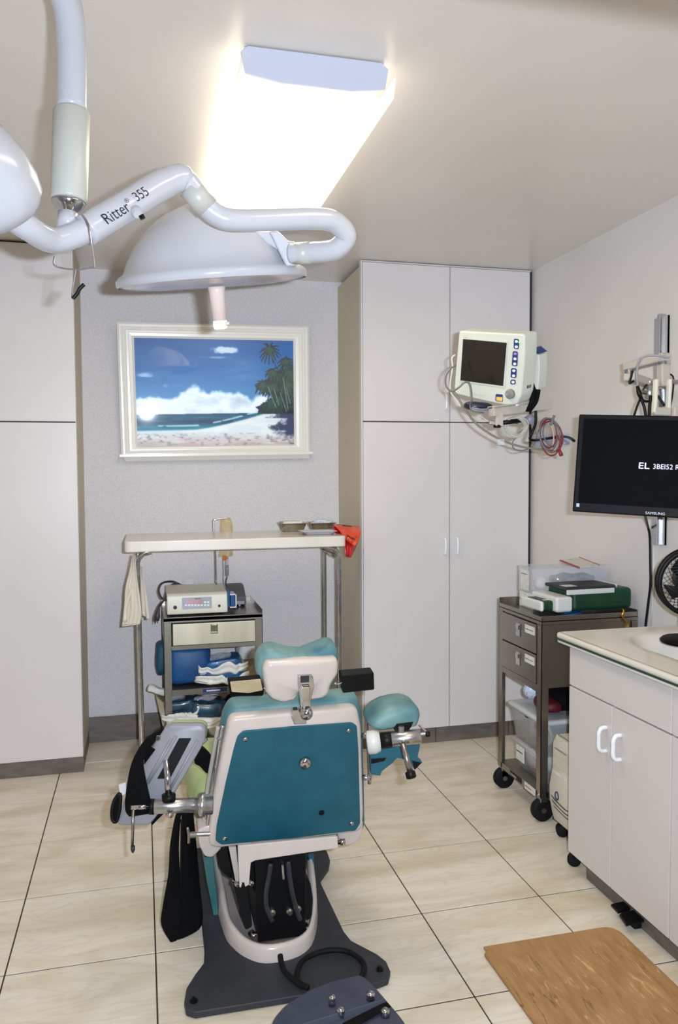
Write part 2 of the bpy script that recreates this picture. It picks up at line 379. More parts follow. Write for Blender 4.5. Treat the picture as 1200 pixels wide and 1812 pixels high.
# ------------------------------------------------------------------ framed picture
def painting():
    nx, ny = 440, 300
    u = np.linspace(0, 1, nx)[None, :].repeat(ny, 0); v = np.linspace(0, 1, ny)[:, None].repeat(nx, 1)
    rng = np.random.RandomState(3)
    def vn(fx, fy, seed):
        r = np.random.RandomState(seed).rand(int(fy)+3, int(fx)+3)
        X = u*fx; Y = v*fy; i = X.astype(int); j = Y.astype(int); a = X-i; b = Y-j; a = a*a*(3-2*a); b = b*b*(3-2*b)
        return (r[j, i]*(1-a)+r[j, i+1]*a)*(1-b)+(r[j+1, i]*(1-a)+r[j+1, i+1]*a)*b
    def fbm(fx, fy, seed, o=5): return sum(vn(fx*2**k, fy*2**k, seed+k)/2**(k+1) for k in range(o))
    def mix(c, d, t): t = np.clip(t, 0, 1)[..., None]; return c*(1-t)+np.array(d)*t
    C = np.zeros((ny, nx, 3)) + np.array([0, 100, 168])
    C = mix(C, [20, 124, 190], v*1.6); C = mix(C, [140, 172, 204], (v-.25)*2.0)
    C = mix(C, [0, 72, 132], (1-u*2.2)*(1-v*2)*.5)
    st = fbm(3, 9, 5); C = mix(C, [128, 160, 196], (st-.45)*2.4*np.clip(v*2.2, 0, 1)*np.clip(1.3-abs(u-.6), 0, 1))
    # small cloud
    d = np.hypot((u-.565)/.10, (v-.10)/.035) + (fbm(26, 20, 9)-.5)*1.3; C = mix(C, [214, 222, 232], (1-d)*2.2)
    d = np.hypot((u-.50)/.12, (v-.17)/.015) + (fbm(20, 20, 19)-.5)*1.3; C = mix(C, [140, 168, 200], (1-d)*1.2)
    # cumulus bank
    top = .56 - .145*np.exp(-((u-.35)/.07)**2) - .07*np.exp(-((u-.5)/.09)**2) - .05*np.exp(-((u-.64)/.06)**2) - .03*np.exp(-((u-.1)/.06)**2) - .045*np.exp(-((u-.78)/.04)**2)
    top = top + (fbm(18, 12, 21)-.5)*.10
    C = mix(C, [236, 238, 242], (v-top)*26*(v < .72)); C = mix(C, [190, 198, 214], ((fbm(9, 12, 33)-.5)*3.2)*(v > top+.02)*(v < .7)*.8)
    C = mix(C, [252, 250, 248], (1-abs(v-top-.03)*26)*(fbm(14, 10, 44)))
    # sea
    hor = .705-.02*u; sea = (v > hor)
    shore = .845 - .02*u - .14*np.clip((u-.35)/.45, 0, 1)**1.4
    S_ = (v > hor)*1.0
    seac = mix(np.zeros_like(C)+np.array([0, 84, 116]), [10, 132, 158], (v-.70)*7); seac = mix(seac, [2, 46, 88], (1-abs(v-.77)*24)*.8*(u < .6))
    seac = mix(seac, [60, 146, 160], (fbm(8, 60, 55)-.5)*2.4)
    foam = (1-abs(v-(shore-.03))*70)*(fbm(20, 30, 61) > .42); seac = mix(seac, [220, 230, 234], foam)
    C = np.where(sea[..., None], seac, C)
    # sand
    sand = mix(np.zeros_like(C)+np.array([226, 226, 228]), [206, 184, 178], (v-.88)*9); sand = mix(sand, [246, 242, 238], (fbm(6, 26, 71)-.45)*2)
    sand = mix(sand, [146, 132, 142], (fbm(40, 60, 75)-.5)*3*(v > .88))
    sh = (v-shore)*60; C = np.where((sh > 0)[..., None], mix(C, [0, 0, 0], 0*sh), C); t = np.clip(sh, 0, 1)[..., None]; C = C*(1-t)+sand*t
    dk = (u-(.985-.16*np.exp(-((v-.83)/.09)**2)-.10*(v < .74)))*14 + (fbm(30, 30, 81)-.5)*3; C = mix(C, [58, 60, 100], dk*(v > .665))
    # palm grove
    gl = .80 + .045*np.sin(v*26) + (fbm(24, 30, 91)-.5)*.10; inside = (u > gl)*(v > .27+(.93-u)*.9*(u < .93))*(v < .70)
    green = mix(np.zeros_like(C)+np.array([12, 30, 34]), [44, 78, 66], (fbm(50, 60, 95)-.45)*3)
    C = np.where((inside > 0)[..., None], green, C)
    def seg(x0, y0, x1, y1, w, col, al=1.0):
        nonlocal C
        dx, dy = x1-x0, (y1-y0); asp = ny/nx*1.46*.997
        X = u-x0; Y = (v-y0)*.68; dY = dy*.68
        t = np.clip((X*dx+Y*dY)/(dx*dx+dY*dY+1e-9), 0, 1); d = np.hypot(X-t*dx, Y-t*dY); C = mix(C, col, (1-d/w)*2*al*(d < w))
    def palm(cx, cyy, r, col, n=11, seed=0):
        rr = np.random.RandomState(seed)
        for k in range(n):
            a = 2*math.pi*k/n + rr.rand()*.3; x, y = cx, cyy; L = r*(.8+.4*rr.rand())
            for s in range(4):
                nx_, ny_ = x+math.cos(a)*L/4, y+(math.sin(a)*L/4 + .0045*s)*1.46; seg(x, y, nx_, ny_, .0085-.0014*s, col); x, y = nx_, ny_
    seg(.845, .12, .905, .32, .0035, [60, 50, 52]); seg(.905, .32, .93, .6, .0035, [110, 110, 100])
    for cx, cyy, r, s in ((.845, .09, .065, 1), (.95, .20, .06, 2), (.90, .33, .06, 3), (.80, .42, .05, 4), (.86, .30, .05, 5), (.86, .44, .06, 6), (.96, .42, .06, 7), (.9, .56, .06, 8), (.97, .3, .05, 9), (.85, .58, .04, 10)):
        palm(cx, cyy, r, [10+s*2, 36+s*3, 34+s*2], 16, s); palm(cx, cyy, r*.6, [40, 84, 66], 7, s+20)
    for x_, y_, x2, y2 in ((.83, .44, .88, .64), (.93, .36, .96, .66), (.87, .46, .9, .62), (.95, .45, .975, .6), (.91, .5, .95, .68)): seg(x_, y_, x2, y2, .003, [140, 148, 140])
    return u, v, np.clip(C*np.array([1.06, 1.08, 1.06]), 0, 255)/255
pf0 = at(208, 570, Y=4.655); pf1 = at(547, 572, Y=4.655); pb0 = at(215, 806, Y=4.71); pb1 = at(550, 801, Y=4.71)
fr = Fr(pb0, pb1-pb0, pf0-pb0)
Wd = (pf1-pf0).length; Hd = (pf0-pb0).length
pic = thing('framed_picture', 'beach painting with palms under glass in a wide ridged cream frame with a sill', 'picture', tuple(fr.p(Wd/2, Hd/2, -.02)))
M_frame = mat('cream_gloss_frame', (238, 234, 224), .22, coat=.3, col2=(236, 232, 221), scale=20)
il, ir, it_, ib = .092, .094, .085, .052
prof = [(0, 0), (0, .022), (.012, .03), (.020, .03), (.023, .026), (.031, .031), (.036, .027), (.044, .031), (.049, .026), (.060, .026), (.064, .022), (.080, .020), (.086, .012), (1, .006)]
def rail(c0, c1, i0, i1, w_):
    vs = []
    for c, i in ((c0, i0), (c1, i1)):
        for t, h in prof:
            t = min(t/.092, 1); vs.append(fr.p(c[0]+(i[0]-c[0])*t, c[1]+(i[1]-c[1])*t, h))
        vs.append(fr.p(i[0], i[1], 0))
    n = len(prof)+1
    return vs, [(i, (i+1) % n, n+(i+1) % n, n+i) for i in range(n)] + [tuple(range(n)), tuple(range(n, 2*n))]
cs = [(0, 0), (Wd, 0), (Wd, Hd), (0, Hd)]; ins = [(il, ib), (Wd-ir, ib), (Wd-ir, Hd-it_), (il, Hd-it_)]
for k in (0, 1, 2, 3): obj('frame_rail', *rail(cs[k], cs[(k+1) % 4], ins[k], ins[(k+1) % 4], 0), M_frame, pic)
obj('frame_sill', *fbox(fr, -.012, Wd+.014, -.008, .010, 0, .05), M_frame, pic, bevel=.003)
obj('frame_sill', *prism([fr.p(.01, -.008, .0), fr.p(.01, -.008, .042), fr.p(.02, -.034, .02), fr.p(.02, -.034, .0)], fr.x*(Wd-.02)), M_frame, pic, bevel=.003)
u, v, C = painting(); ny, nx = u.shape
iw, ih = Wd-il-ir+.004, Hd-it_-ib+.004
vs = [fr.p(il-.002+a*iw, ib-.002+(1-b)*ih, .004) for a, b in zip(u.ravel().tolist(), v.ravel().tolist())]
fs = [(j*nx+i, j*nx+i+1, (j+1)*nx+i+1, (j+1)*nx+i) for j in range(ny-1) for i in range(nx-1)]
M_print = mat('beach_print', (80, 120, 160), .45)
po = obj('print', vs, fs, M_print, pic)
ca = po.data.color_attributes.new('paint', 'FLOAT_COLOR', 'POINT')
Cl = np.where(C <= .04045, C/12.92, ((C+.055)/1.055)**2.4).reshape(-1, 3)
ca.data.foreach_set('color', np.concatenate([Cl, np.ones((len(Cl), 1))], 1).ravel())
nt = M_print.node_tree; a = nt.nodes.new('ShaderNodeAttribute'); a.attribute_name = 'paint'
nt.links.new(a.outputs['Color'], nt.nodes['Principled BSDF'].inputs['Base Color'])
M_glass = bpy.data.materials.new('picture_glass'); M_glass.use_nodes = True; nt = M_glass.node_tree; nt.nodes.clear()
o_ = nt.nodes.new('ShaderNodeOutputMaterial'); mx = nt.nodes.new('ShaderNodeMixShader'); tr = nt.nodes.new('ShaderNodeBsdfTransparent'); gl = nt.nodes.new('ShaderNodeBsdfGlossy'); fz = nt.nodes.new('ShaderNodeFresnel')
gl.inputs['Roughness'].default_value = .03; fz.inputs[0].default_value = 1.75
nt.links.new(fz.outputs[0], mx.inputs[0]); nt.links.new(tr.outputs[0], mx.inputs[1]); nt.links.new(gl.outputs[0], mx.inputs[2]); nt.links.new(mx.outputs[0], o_.inputs[0])
obj('glass_pane', [fr.p(il-.002, ib-.002, .0065), fr.p(Wd-ir+.002, ib-.002, .0065), fr.p(Wd-ir+.002, Hd-it_+.002, .0065), fr.p(il-.002, Hd-it_+.002, .0065)], [(0, 1, 2, 3)], M_glass, pic)
# wall socket behind the pump
wp = thing('wall_socket_plate', 'white cover plate on the grey wall behind the pump', 'outlet', (.27, YB, 1.0))
a = at(300, 1019, Y=YB-.004); b = at(352, 1056, Y=YB-.004)
obj('plate', *gbox((a.x, YB-.008, b.z), (b.x, YB-.001, a.z)), M_back, wp, bevel=.003)
for k in (0, 1): obj('socket', *gbox((a.x+.03+k*.065, YB-.0105, b.z+.025), (a.x+.07+k*.065, YB-.008, a.z-.025)), M_wall, wp, bevel=.003)
# ------------------------------------------------------------------ ceiling-hung operating light
ol = thing('operating_light', 'white dome surgical light on a ceiling-hung double-bend arm', 'lamp', tuple(at(125, 5, D=1.62)))
c0 = at(121, 356, D=1.66)
topz = H-.01
down = [V((c0.x, c0.y, c0.z)), at(126, 200, D=1.66)]
r_t = 62*1.66/F/2
q1 = at(127, 196, D=1.66); q2 = at(126, 70, D=1.66); q3 = at(112, -10, D=1.64); q4 = at(60, -70, D=1.6); q5 = at(-40, -110, D=1.5)
obj('down_tube', *gtube(smooth_path([q1, q2, q3, q4, q5], 8), .0305, 20), M_white, ol, smooth=True)
q6 = V((q5.x-.1, q5.y-.12, q5.z+.03))
obj('ceiling_tube', *gtube([q5, q6, V((q6.x, q6.y, H-.02))], .0305, 20), M_white, ol, smooth=True)
obj('ceiling_canopy', *glathe([(0, .11), (.02, .11), (.03, .1)], (q6.x, q6.y, H-.001), -Z3, 32), M_white, ol, bevel=.004)
axd = (at(122, 356, D=1.66)-q1).normalized()
Ls = (c0-q1).length
obj('sleeve', *glathe([(0, .034), (.004, .0375), (Ls-.005, .0375), (Ls, .036)], q1, axd, 28), M_sleeve, ol, smooth=True, label='cream plastic sleeve on the vertical tube')
obj('chrome_cup', *glathe([(0, .034), (.006, .033), (.017, .026), (.026, .017), (.03, .016)], c0, axd, 24), M_chrome, ol, smooth=True)
obj('swivel_neck', *glathe([(.024, .020), (.06, .022)], c0, axd, 20), M_white, ol, smooth=True)
# spring arm
k1 = at(-8, 362, D=1.5); k2 = at(48, 402, D=1.55); k3 = at(96, 425, D=1.62); k4 = at(150, 408, D=1.66)
obj('elbow_tube', *gtube(smooth_path([k1, k2, k3, k4, at(176, 394, D=1.68)], 8), [.026]*33, 20), M_white, ol, smooth=True)
a1 = at(150, 409, D=1.66); a2 = at(300, 319, D=1.78)
obj('spring_arm', *gtube(smooth_path([a1, at(225, 364, D=1.72), at(285, 328, D=1.77), at(322, 316, D=1.80), at(345, 338, D=1.82)], 8), [.0325]*10+[.0325]*8+[.031]*8+[.026]*7, 22), M_white, ol, smooth=True)
obj('joint_sleeve', *gtube([at(334, 330, D=1.815), at(368, 369, D=1.84)], .0285, 22), M_sleeve, ol, smooth=True, label='cream plastic joint sleeve')
cap = at(-28, 338, D=1.5); ca_ = (at(30, 420, D=1.5)-cap).normalized()
capd = (at(-60, 265, D=1.42)-at(20, 392, D=1.52)).normalized()
obj('counterweight_cover', *glathe([(0, .03), (.008, .07), (.03, .086), (.06, .092), (.1, .092), (.15, .08), (.19, .05)], at(18, 392, D=1.52), capd, 32), M_white, ol, smooth=True)
br = at(247, 366, D=1.70)
obj('adjuster_knob', *glathe([(0, .012), (.012, .012), (.02, .009)], at(240, 372, D=1.70), (at(246, 384, D=1.68)-at(240, 372, D=1.70)), 14), M_white, ol)
obj('adjuster_screw', *glathe([(0, .006), (.008, .006)], at(250, 381, D=1.68), X3*.5-Z3, 10), M_black, ol)
ad = (at(285, 328, D=1.77)-a1).normalized()
nrm = (EYE-at(200, 380, D=1.7)).normalized(); upv = nrm.cross(ad).normalized()
if upv.z < 0: upv = -upv
t0 = at(166, 405, D=1.675); tl = t0 + nrm*.0
# lettering wrapped on the tube: lies on tube axis line, offset towards the viewer
axp = a1 + ad*((at(178, 399, D=1.68)-a1).dot(ad)) 
zz = ad.cross(upv).normalized()
M_navy = mat('navy_ink', (28, 30, 46), .6)
text('Ritter', axp - ad*.006 + zz*.0385 - upv*.012, ad, upv, .036, M_navy, ol, wrap=.037, font_scale_x=.82)
text('®', axp + ad*.061 + zz*.0385 + upv*.004, ad, upv, .014, M_navy, ol, wrap=.037)
text('355', axp + ad*.086 + zz*.0385 - upv*.004, ad, upv, .031, M_navy, ol, wrap=.037, font_scale_x=.85)
# S-bend from sleeve to U-bend to the yoke
path = [at(366, 366, D=1.84), at(385, 381, D=1.85), at(412, 389, D=1.86), at(470, 389, D=1.89), at(555, 387, D=1.94), at(592, 393, D=1.97), at(613, 418, D=2.0), at(592, 442, D=2.02), at(552, 447, D=2.04), at(515, 449, D=2.06)]
obj('bent_tube', *gtube(smooth_path(path, 8), .0262, 22), M_white, ol, smooth=True)
obj('yoke_sleeve', *gtube([at(520, 449, D=2.06), at(551, 447, D=2.04)], .0275, 20), M_sleeve, ol, smooth=True, label='cream plastic sleeve at the yoke')
# dome
rimL = at(222, 512, D=2.27); rimR = at(540, 491, D=2.17)
dc = (rimL+rimR)/2; rx = (rimR-rimL); Rd = rx.length/2
toward = (EYE-dc).normalized()
axis = rx.normalized().cross(toward); 
if axis.z < 0: axis = -axis
axis = (axis.normalized() - toward*.0).normalized()
# tip so the underside is just seen: axis leans slightly away from the viewer
axis = (axis - .055*toward).normalized()
prof = [(.0, Rd-.004), (.006, Rd), (.018, Rd), (.026, Rd-.006), (.034, Rd-.02), (.062, Rd-.034), (.10, Rd-.056), (.14, Rd-.09), (.17, Rd-.125), (.19, Rd-.16), (.205, .068), (.214, .045), (.216, .001)]
obj('dome', *glathe(prof, dc, axis, 64, cap=False), M_white, ol, smooth=True)
M_smoke = mat('frosted_lamp_glass', (196, 186, 190), .25, col2=(186, 176, 180), scale=20)
obj('lens', *glathe([(.004, Rd-.006), (.001, Rd-.02), (-.004, Rd*.6), (-.006, .03)], dc, axis, 48), M_smoke, ol, smooth=True)
nk = at(343, 385, D=2.22)
obj('neck_cap', *glathe([(0, .027), (.03, .025), (.034, .022)], at(343, 392, D=2.235), axis, 24), M_white, ol, smooth=True)
hb = at(383, 508, D=2.2)
M_handle = mat('pale_pink_handle', (235, 214, 204), .3, coat=.3)
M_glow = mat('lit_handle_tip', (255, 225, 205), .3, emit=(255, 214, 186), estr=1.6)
obj('handle', *glathe([(0, .026), (.012, .022), (.092, .019)], hb, -axis, 24), M_handle, ol, smooth=True)
obj('handle_tip', *glathe([(.092, .019), (.104, .020), (.113, .018), (.115, .012)], hb, -axis, 24), M_glow, ol, smooth=True)
obj('handle_latch', *gbox(tuple(at(402, 573, D=2.2)-V((.006, .008, .004))), tuple(at(402, 573, D=2.2)+V((.006, .008, .005)))), M_handle, ol, bevel=.002)
# yoke bracket
yd = Fr(at(500, 470, D=2.08), at(520, 469, D=2.08)-at(500, 470, D=2.08), axis)
for pts, c0_, c1_ in (([(478, 412), (494, 412), (512, 430), (524, 430), (526, 472), (508, 474), (500, 458)], -.03, .03),):
    P = [yd.at(*p, -.03) for p in pts]
    obj('yoke_bracket', *prism(P, yd.z*.05), M_white, ol, bevel=.006, seg=3)
obj('yoke_bracket', *prism([yd.at(*p, -.03) for p in ((440, 412), (492, 412), (512, 440), (512, 452), (490, 442))], yd.z*.03), M_white, ol, bevel=.004)
# wire hook hanging from the arm
hk = thing('wire_hook', 'thin bent wire hook with dark clip hanging under the lamp arm', 'hook', tuple(at(150, 385, D=1.6)))
wp_ = [at(143, 378, D=1.62), at(150, 385, D=1.60), at(158, 402, D=1.59), at(163, 435, D=1.60), at(167, 470, D=1.6), at(164, 473, D=1.6), at(135, 477, D=1.6), at(98, 471, D=1.6), at(96, 455, D=1.62)]
obj('wire', *gtube(smooth_path(wp_, 6), .0017, 8), M_alu, hk, smooth=True)
obj('wire', *gtube(smooth_path([at(134, 477, D=1.6), at(132, 492, D=1.6), at(129, 510, D=1.6), at(128, 528, D=1.6), at(136, 524, D=1.6), at(142, 510, D=1.6), at(149, 503, D=1.6)], 6), .0019, 8), M_alu, hk, smooth=True)
obj('clip', *gtube(smooth_path([at(129, 528, D=1.595), at(137, 519, D=1.595), at(141, 511, D=1.595), at(149, 503, D=1.595)], 5), .004, 8), M_black, hk, smooth=True)
# ------------------------------------------------------------------ instrument table
TF, TB, TZ = 3.9, 4.42, 1.232
M_top = mat('cream_table_laminate', (222, 216, 206), .3, coat=.3, col2=(216, 209, 198), scale=5)
tl_, tr_ = at(220, 958, Y=TF).x, at(613, 948, Y=TF).x
it = thing('instrument_table', 'tall cream-topped table on curved chrome tube legs, standing over the left cart', 'table', ((tl_+tr_)/2, 4.16, 0))
P = rpoly([(tl_, TF), (tr_, TF), (tr_, TB), (tl_, TB)], .03)
obj('tabletop', *prism([(x, y, TZ-.054) for x, y in P], (0, 0, .054)), M_top, it, bevel=.006, seg=3)
def tleg(x_top, x_bot, y, inward):
    pts = [(x_top+inward*.07, y, TZ-.062), (x_top+inward*.035, y, TZ-.068), (x_top+inward*.006, y, TZ-.10), (x_top, y, TZ-.16), (x_top*.6+x_bot*.4, y, .7), (x_bot, y, .1)]
    o = obj('leg', *gtube(smooth_path(pts, 5), .0135, 12), M_chrome, it, smooth=True)
    obj('caster_fork', *gbox((x_bot-.016, y-.012, .04), (x_bot+.016, y+.03, .10)), M_steel, o, bevel=.003)
    obj('caster_wheel', *glathe([(-.012, .026), (-.01, .034), (.01, .034), (.012, .026)], (x_bot, y+.02, .034), X3, 20), M_rubber, o, smooth=True)
yf, yb = TF+.10, TB-.07
la = at(243, 1010, Y=yf).x; lb = at(252, 1250, Y=yf).x
ra = at(600, 1010, Y=yf).x
for y in (yf, yb): tleg(la, lb-.005, y, 1); tleg(ra, ra+.0, y, -1)
for x in (la, ra): obj('crossbar', *gcyl((x, yf, TZ-.115), (x, yb, TZ-.115), .0125), M_chrome, it, smooth=True)
obj('crossbar', *gcyl((lb-.003, yf, .16), (lb-.003, yb, .16), .011), M_chrome, it, smooth=True)
obj('crossbar', *gcyl((ra, yf, .16), (ra, yb, .16), .011), M_chrome, it, smooth=True)
# bowls and tray on the table
def tray(name, label, cat, c, sx, sy_, h, m, flare=.015, rim=.006, group=None, rot=0):
    t = bpy.data.objects.new
    cx, cy_, z = c
    ca2, sa = math.cos(rot), math.sin(rot)
    def ring(ax_, ay, zz_): return [V((cx+ca2*x-sa*y, cy_+sa*x+ca2*y, zz_)) for x, y in rpoly([(-ax_/2, -ay/2), (ax_/2, -ay/2), (ax_/2, ay/2), (-ax_/2, ay/2)], .02, 5)]
    rings = [ring(sx-2*flare, sy_-2*flare, z+.001), ring(sx-2*flare*.9, sy_-2*flare*.9, z+.003), ring(sx, sy_, z+h), ring(sx+2*rim, sy_+2*rim, z+h), ring(sx+2*rim, sy_+2*rim, z+h-.002), ring(sx-.004, sy_-.004, z+h-.002), ring(sx-2*flare, sy_-2*flare, z+.004)]
    n = len(rings[0]); vs = [p for r_ in rings for p in r_]
    fs = [(i*n+j, i*n+(j+1) % n, (i+1)*n+(j+1) % n, (i+1)*n+j) for i in range(len(rings)-1) for j in range(n)] + [tuple(range(n))[::-1], tuple(range((len(rings)-1)*n, len(rings)*n))]
    o = obj(name, vs, fs, m, smooth=False, loc=(cx, cy_, z)); o.data.shade_smooth()
    tag(o, label, cat, group); return o
p = at(512, 938, Z=TZ)
b1 = tray('steel_bowl', 'steel instrument tray filled with a stack of gauze, left one on the tall table', 'tray', (p.x, 4.32, TZ), .145, .13, .048, M_steelbowl, .018)
o = obj('gauze_stack', *gbox((p.x-.058, 4.275, TZ+.006), (p.x+.05, 4.365, TZ+.058)), M_gauze, bevel=.006, loc=(p.x, 4.32, TZ+.006)); tag(o, 'folded white gauze stack in the left steel tray', 'gauze')
p = at(557, 935, Z=TZ)
bx = p.x
tray('steel_bowl', 'steel instrument tray holding blue-print packets, right one on the tall table', 'tray', (bx, 4.33, TZ), .145, .13, .046, M_steelbowl, .018)
M_packet = mat('blue_print_packet', (214, 224, 234), .35, col2=(90, 130, 176), scale=90, ramp=(.55, .68))
for k, (dx, dy, r_) in enumerate(((-.03, -.02, .3), (.03, .01, -.3), (.0, .03, .1))):
    f_ = Fr((bx+dx, 4.33+dy, TZ+.043+.006*k), V((math.cos(r_), math.sin(r_), .08)), V((-math.sin(r_), math.cos(r_), .1)))
    o = obj('wipe_packet', *gpillow(f_, .075, .055, .012, .003, k+4, 8, 3), M_packet, smooth=True, loc=f_.o)
    tag(o, ['blue-printed wipe packet in the right steel tray, leftmost', 'blue-printed wipe packet in the right steel tray, rightmost', 'blue-printed wipe packet in the right steel tray, topmost at the back'][k], 'packet', 'packets in the right steel tray')
p = at(549, 941, Z=TZ)
tray('plastic_tray', 'shallow white plastic tray at the front right of the tall table', 'tray', (at(549, 941, Z=TZ).x, 4.06, TZ), .18, .13, .02, M_white, .02, .006)
# orange bag hanging off the right end
M_orange = mat('orange_biohazard_bag', (232, 76, 14), .3, col2=(214, 56, 10), scale=14, coat=.5)
M_redbag = mat('red_bag_film', (190, 22, 18), .25, col2=(160, 10, 14), scale=14, coat=.6)
bagY = 4.02
q = lambda x, y, dy=0: at(x, y, Y=bagY+dy)
ob = thing('biohazard_bag', 'orange and red biohazard bag taped to the right end of the tall table', 'bag', tuple(q(615, 955)))
v_, f_ = gribbon([q(590, 927, .1), q(590, 940, .06), q(604, 952, .02), q(612, 985)], [q(636, 932, .1), q(638, 948, .06), q(630, 970, .02), q(622, 987)], 10, .008, 1.6, k=5)
M = obj('bag_back', v_, f_, M_redbag, ob, smooth=True, solid=.003)
v_, f_ = gribbon([q(590, 928, .08), q(596, 934, .02), q(606, 946, -.02), q(613, 956, -.02)], [q(636, 932, .08), q(638, 944, .02), q(632, 960, -.02), q(627, 966, -.02)], 10, .006, 2, k=5)
obj('bag_front', v_, f_, M_orange, ob, smooth=True, solid=.003)
fb = Fr(q(613, 949, -.045), at(628, 957, Y=bagY)-at(613, 949, Y=bagY), Z3)
scribble(fb, 0, .05, 0, .012, M_ink, ob, 3)
fb2 = Fr(q(606, 931, -.01), at(628, 933, Y=bagY)-at(606, 931, Y=bagY), Z3)
scribble(fb2, 0, .05, 0, .008, M_ink, ob, 5)
text('☣', q(626, 953, -.03), X3, Z3, .02, M_ink, ob)
# gloves hanging at the left end
M_glove = mat('latex_glove', (204, 194, 176), .6, col2=(214, 206, 190), scale=10, stretch=(8, 8, 1))
def glove(name, label, L, Rr, Y, nx=12, amp=.005, waves=2.5):
    l = [at(*p, Y=Y) for p in L]; r_ = [at(*p, Y=Y) for p in Rr]
    c = (l[0]+r_[0])/2
    o = thing(name, label, 'glove', tuple(c), None)
    v_, f_ = gribbon(l, r_, nx, amp, waves, k=6)
    obj('cuff_sheet', v_, f_, M_glove, o, smooth=True, solid=.0025)
    # rolled hem and seams
    obj('rolled_edge', *gtube(smooth_path([l[-1]] + [at(x, y, Y=Y-.004) for x, y in ()] + [r_[-1]], 5), .0028, 6), M_glove, o, smooth=True)
    obj('rolled_edge', *gtube(smooth_path([p+V((0, -.004, 0)) for p in r_], 5), .0022, 6), M_glove, o, smooth=True)
    return o
g1 = glove('rubber_glove', 'larger limp latex glove hanging from the left table leg', [(235, 980), (229, 1010), (222, 1040), (220, 1070), (216, 1108)], [(239, 982), (242, 1020), (246, 1050), (250, 1085), (247, 1104)], 3.96, 12, .007, 2.2)
obj('finger', *gtube(smooth_path([at(234, 1040, Y=3.965), at(224, 1070, Y=3.96), at(221, 1100, Y=3.955)], 5), [.008]*5+[.010]*4+[.011]*2, 10), M_glove, g1, smooth=True)
g2 = glove('rubber_glove', 'narrow latex glove hanging to the right of the left table leg', [(248, 1003), (249, 1030), (250, 1060), (252, 1088)], [(251, 1003), (256, 1035), (260, 1060), (264, 1092)], 4.03, 8, .005, 1.5)
obj('finger', *gtube(smooth_path([at(257, 1050, Y=4.03), at(260, 1075, Y=4.03), at(262, 1095, Y=4.03)], 5), [.007]*5+[.009]*6, 10), M_glove, g2, smooth=True)
# ------------------------------------------------------------------ left steel cart
CF, CB = 4.12, 4.60
cxl, cxr, cz = .098, .612, .815
ct = thing('steel_cart', 'brushed steel cart with one drawer standing under the tall cream table', 'cart', ((cxl+cxr)/2, 4.36, 0))
obj('top_tray', *join(gbox((cxl, CF, cz-.022), (cxr, CB, cz-.004)), gbox((cxl, CF, cz-.03), (cxr, CF+.003, cz)), gbox((cxl, CB-.004, cz-.03), (cxr, CB, cz+.022)), gbox((cxl, CF, cz-.03), (cxl+.003, CB, cz+.006)), gbox((cxr-.003, CF, cz-.03), (cxr, CB, cz+.022))), M_steel, ct, bevel=.0012, seg=1)
for x in (cxl, cxr-.038):
    for y in (CF, CB-.03):
        o = obj('leg', *join(gbox((x, y, .12), (x+.038, y+.003, cz-.03)), gbox((x if x < .3 else x+.035, y, .12), (x+.003 if x < .3 else x+.038, y+.03, cz-.03))), M_steel, ct)
        wx = x+.019; wy = y+.014
        obj('caster_fork', *gbox((wx-.014, wy-.016, .05), (wx+.014, wy+.016, .122)), M_steel, o, bevel=.003)
        obj('caster_wheel', *glathe([(-.014, .038), (-.011, .048), (.011, .048), (.014, .038)], (wx, wy+.008, .048), X3, 24), M_rubber, o, smooth=True)
zd0, zd1 = at(300, 1143, Y=CF).z, cz-.032
obj('drawer_housing', *join(gbox((cxl+.04, CF+.004, zd0-.022), (cxr-.04, CB-.03, zd0-.018)), gbox((cxl+.004, CF+.03, zd0-.02), (cxl+.007, CB-.03, zd1)), gbox((cxr-.007, CF+.03, zd0-.02), (cxr-.004, CB-.03, zd1)), gbox((cxl+.04, CF, zd0-.024), (cxr-.04, CF+.004, zd0-.003))), M_steel, ct)
M_steelw = mat('lit_brushed_steel', (214, 204, 182), .38, .85, col2=(200, 190, 168), scale=5, stretch=(3, 1, .3))  # brighter copy of the steel, warm reflection put into its colour
dr = obj('drawer', *gbox((cxl+.046, CF-.006, zd0), (cxr-.04, CF+.36, zd1-.004)), M_steelw, ct, bevel=.002)
hx = at(379, 1112, Y=CF).x; hz2 = at(379, 1112, Y=CF).z
obj('pull', *join(gbox((hx-.019, CF-.010, hz2-.026), (hx+.019, CF-.006, hz2+.026)), gbox((hx-.014, CF-.018, hz2+.004), (hx+.014, CF-.010, hz2+.022)), gbox((hx-.016, CF-.016, hz2-.024), (hx+.016, CF-.010, hz2-.016))), M_chrome, dr, bevel=.0015)
sh = at(300, 1222, Y=CF).z
def shelf(z, name='shelf'):
    return obj(name, *join(gbox((cxl+.004, CF+.004, z-.006), (cxr-.004, CB-.004, z)), gbox((cxl+.036, CF, z-.03), (cxr-.036, CF+.004, z)), gbox((cxl+.004, CB-.004, z-.03), (cxr-.004, CB, z))), M_steel, ct)
s1 = shelf(sh); s2 = shelf(.17)
a = at(359, 1228, Y=CF); b = at(402, 1225, Y=CF)
fl1 = Fr((a.x, CF-.0012, sh-.024), X3, Z3)
obj('label', *fbox(fl1, 0, b.x-a.x, 0, .02, 0, .001), M_blueprint, ct)
scribble(Fr(fl1.p(.02, .006, .0012), X3, Z3), 0, .07, 0, .008, M_whiteink, ct, 8)
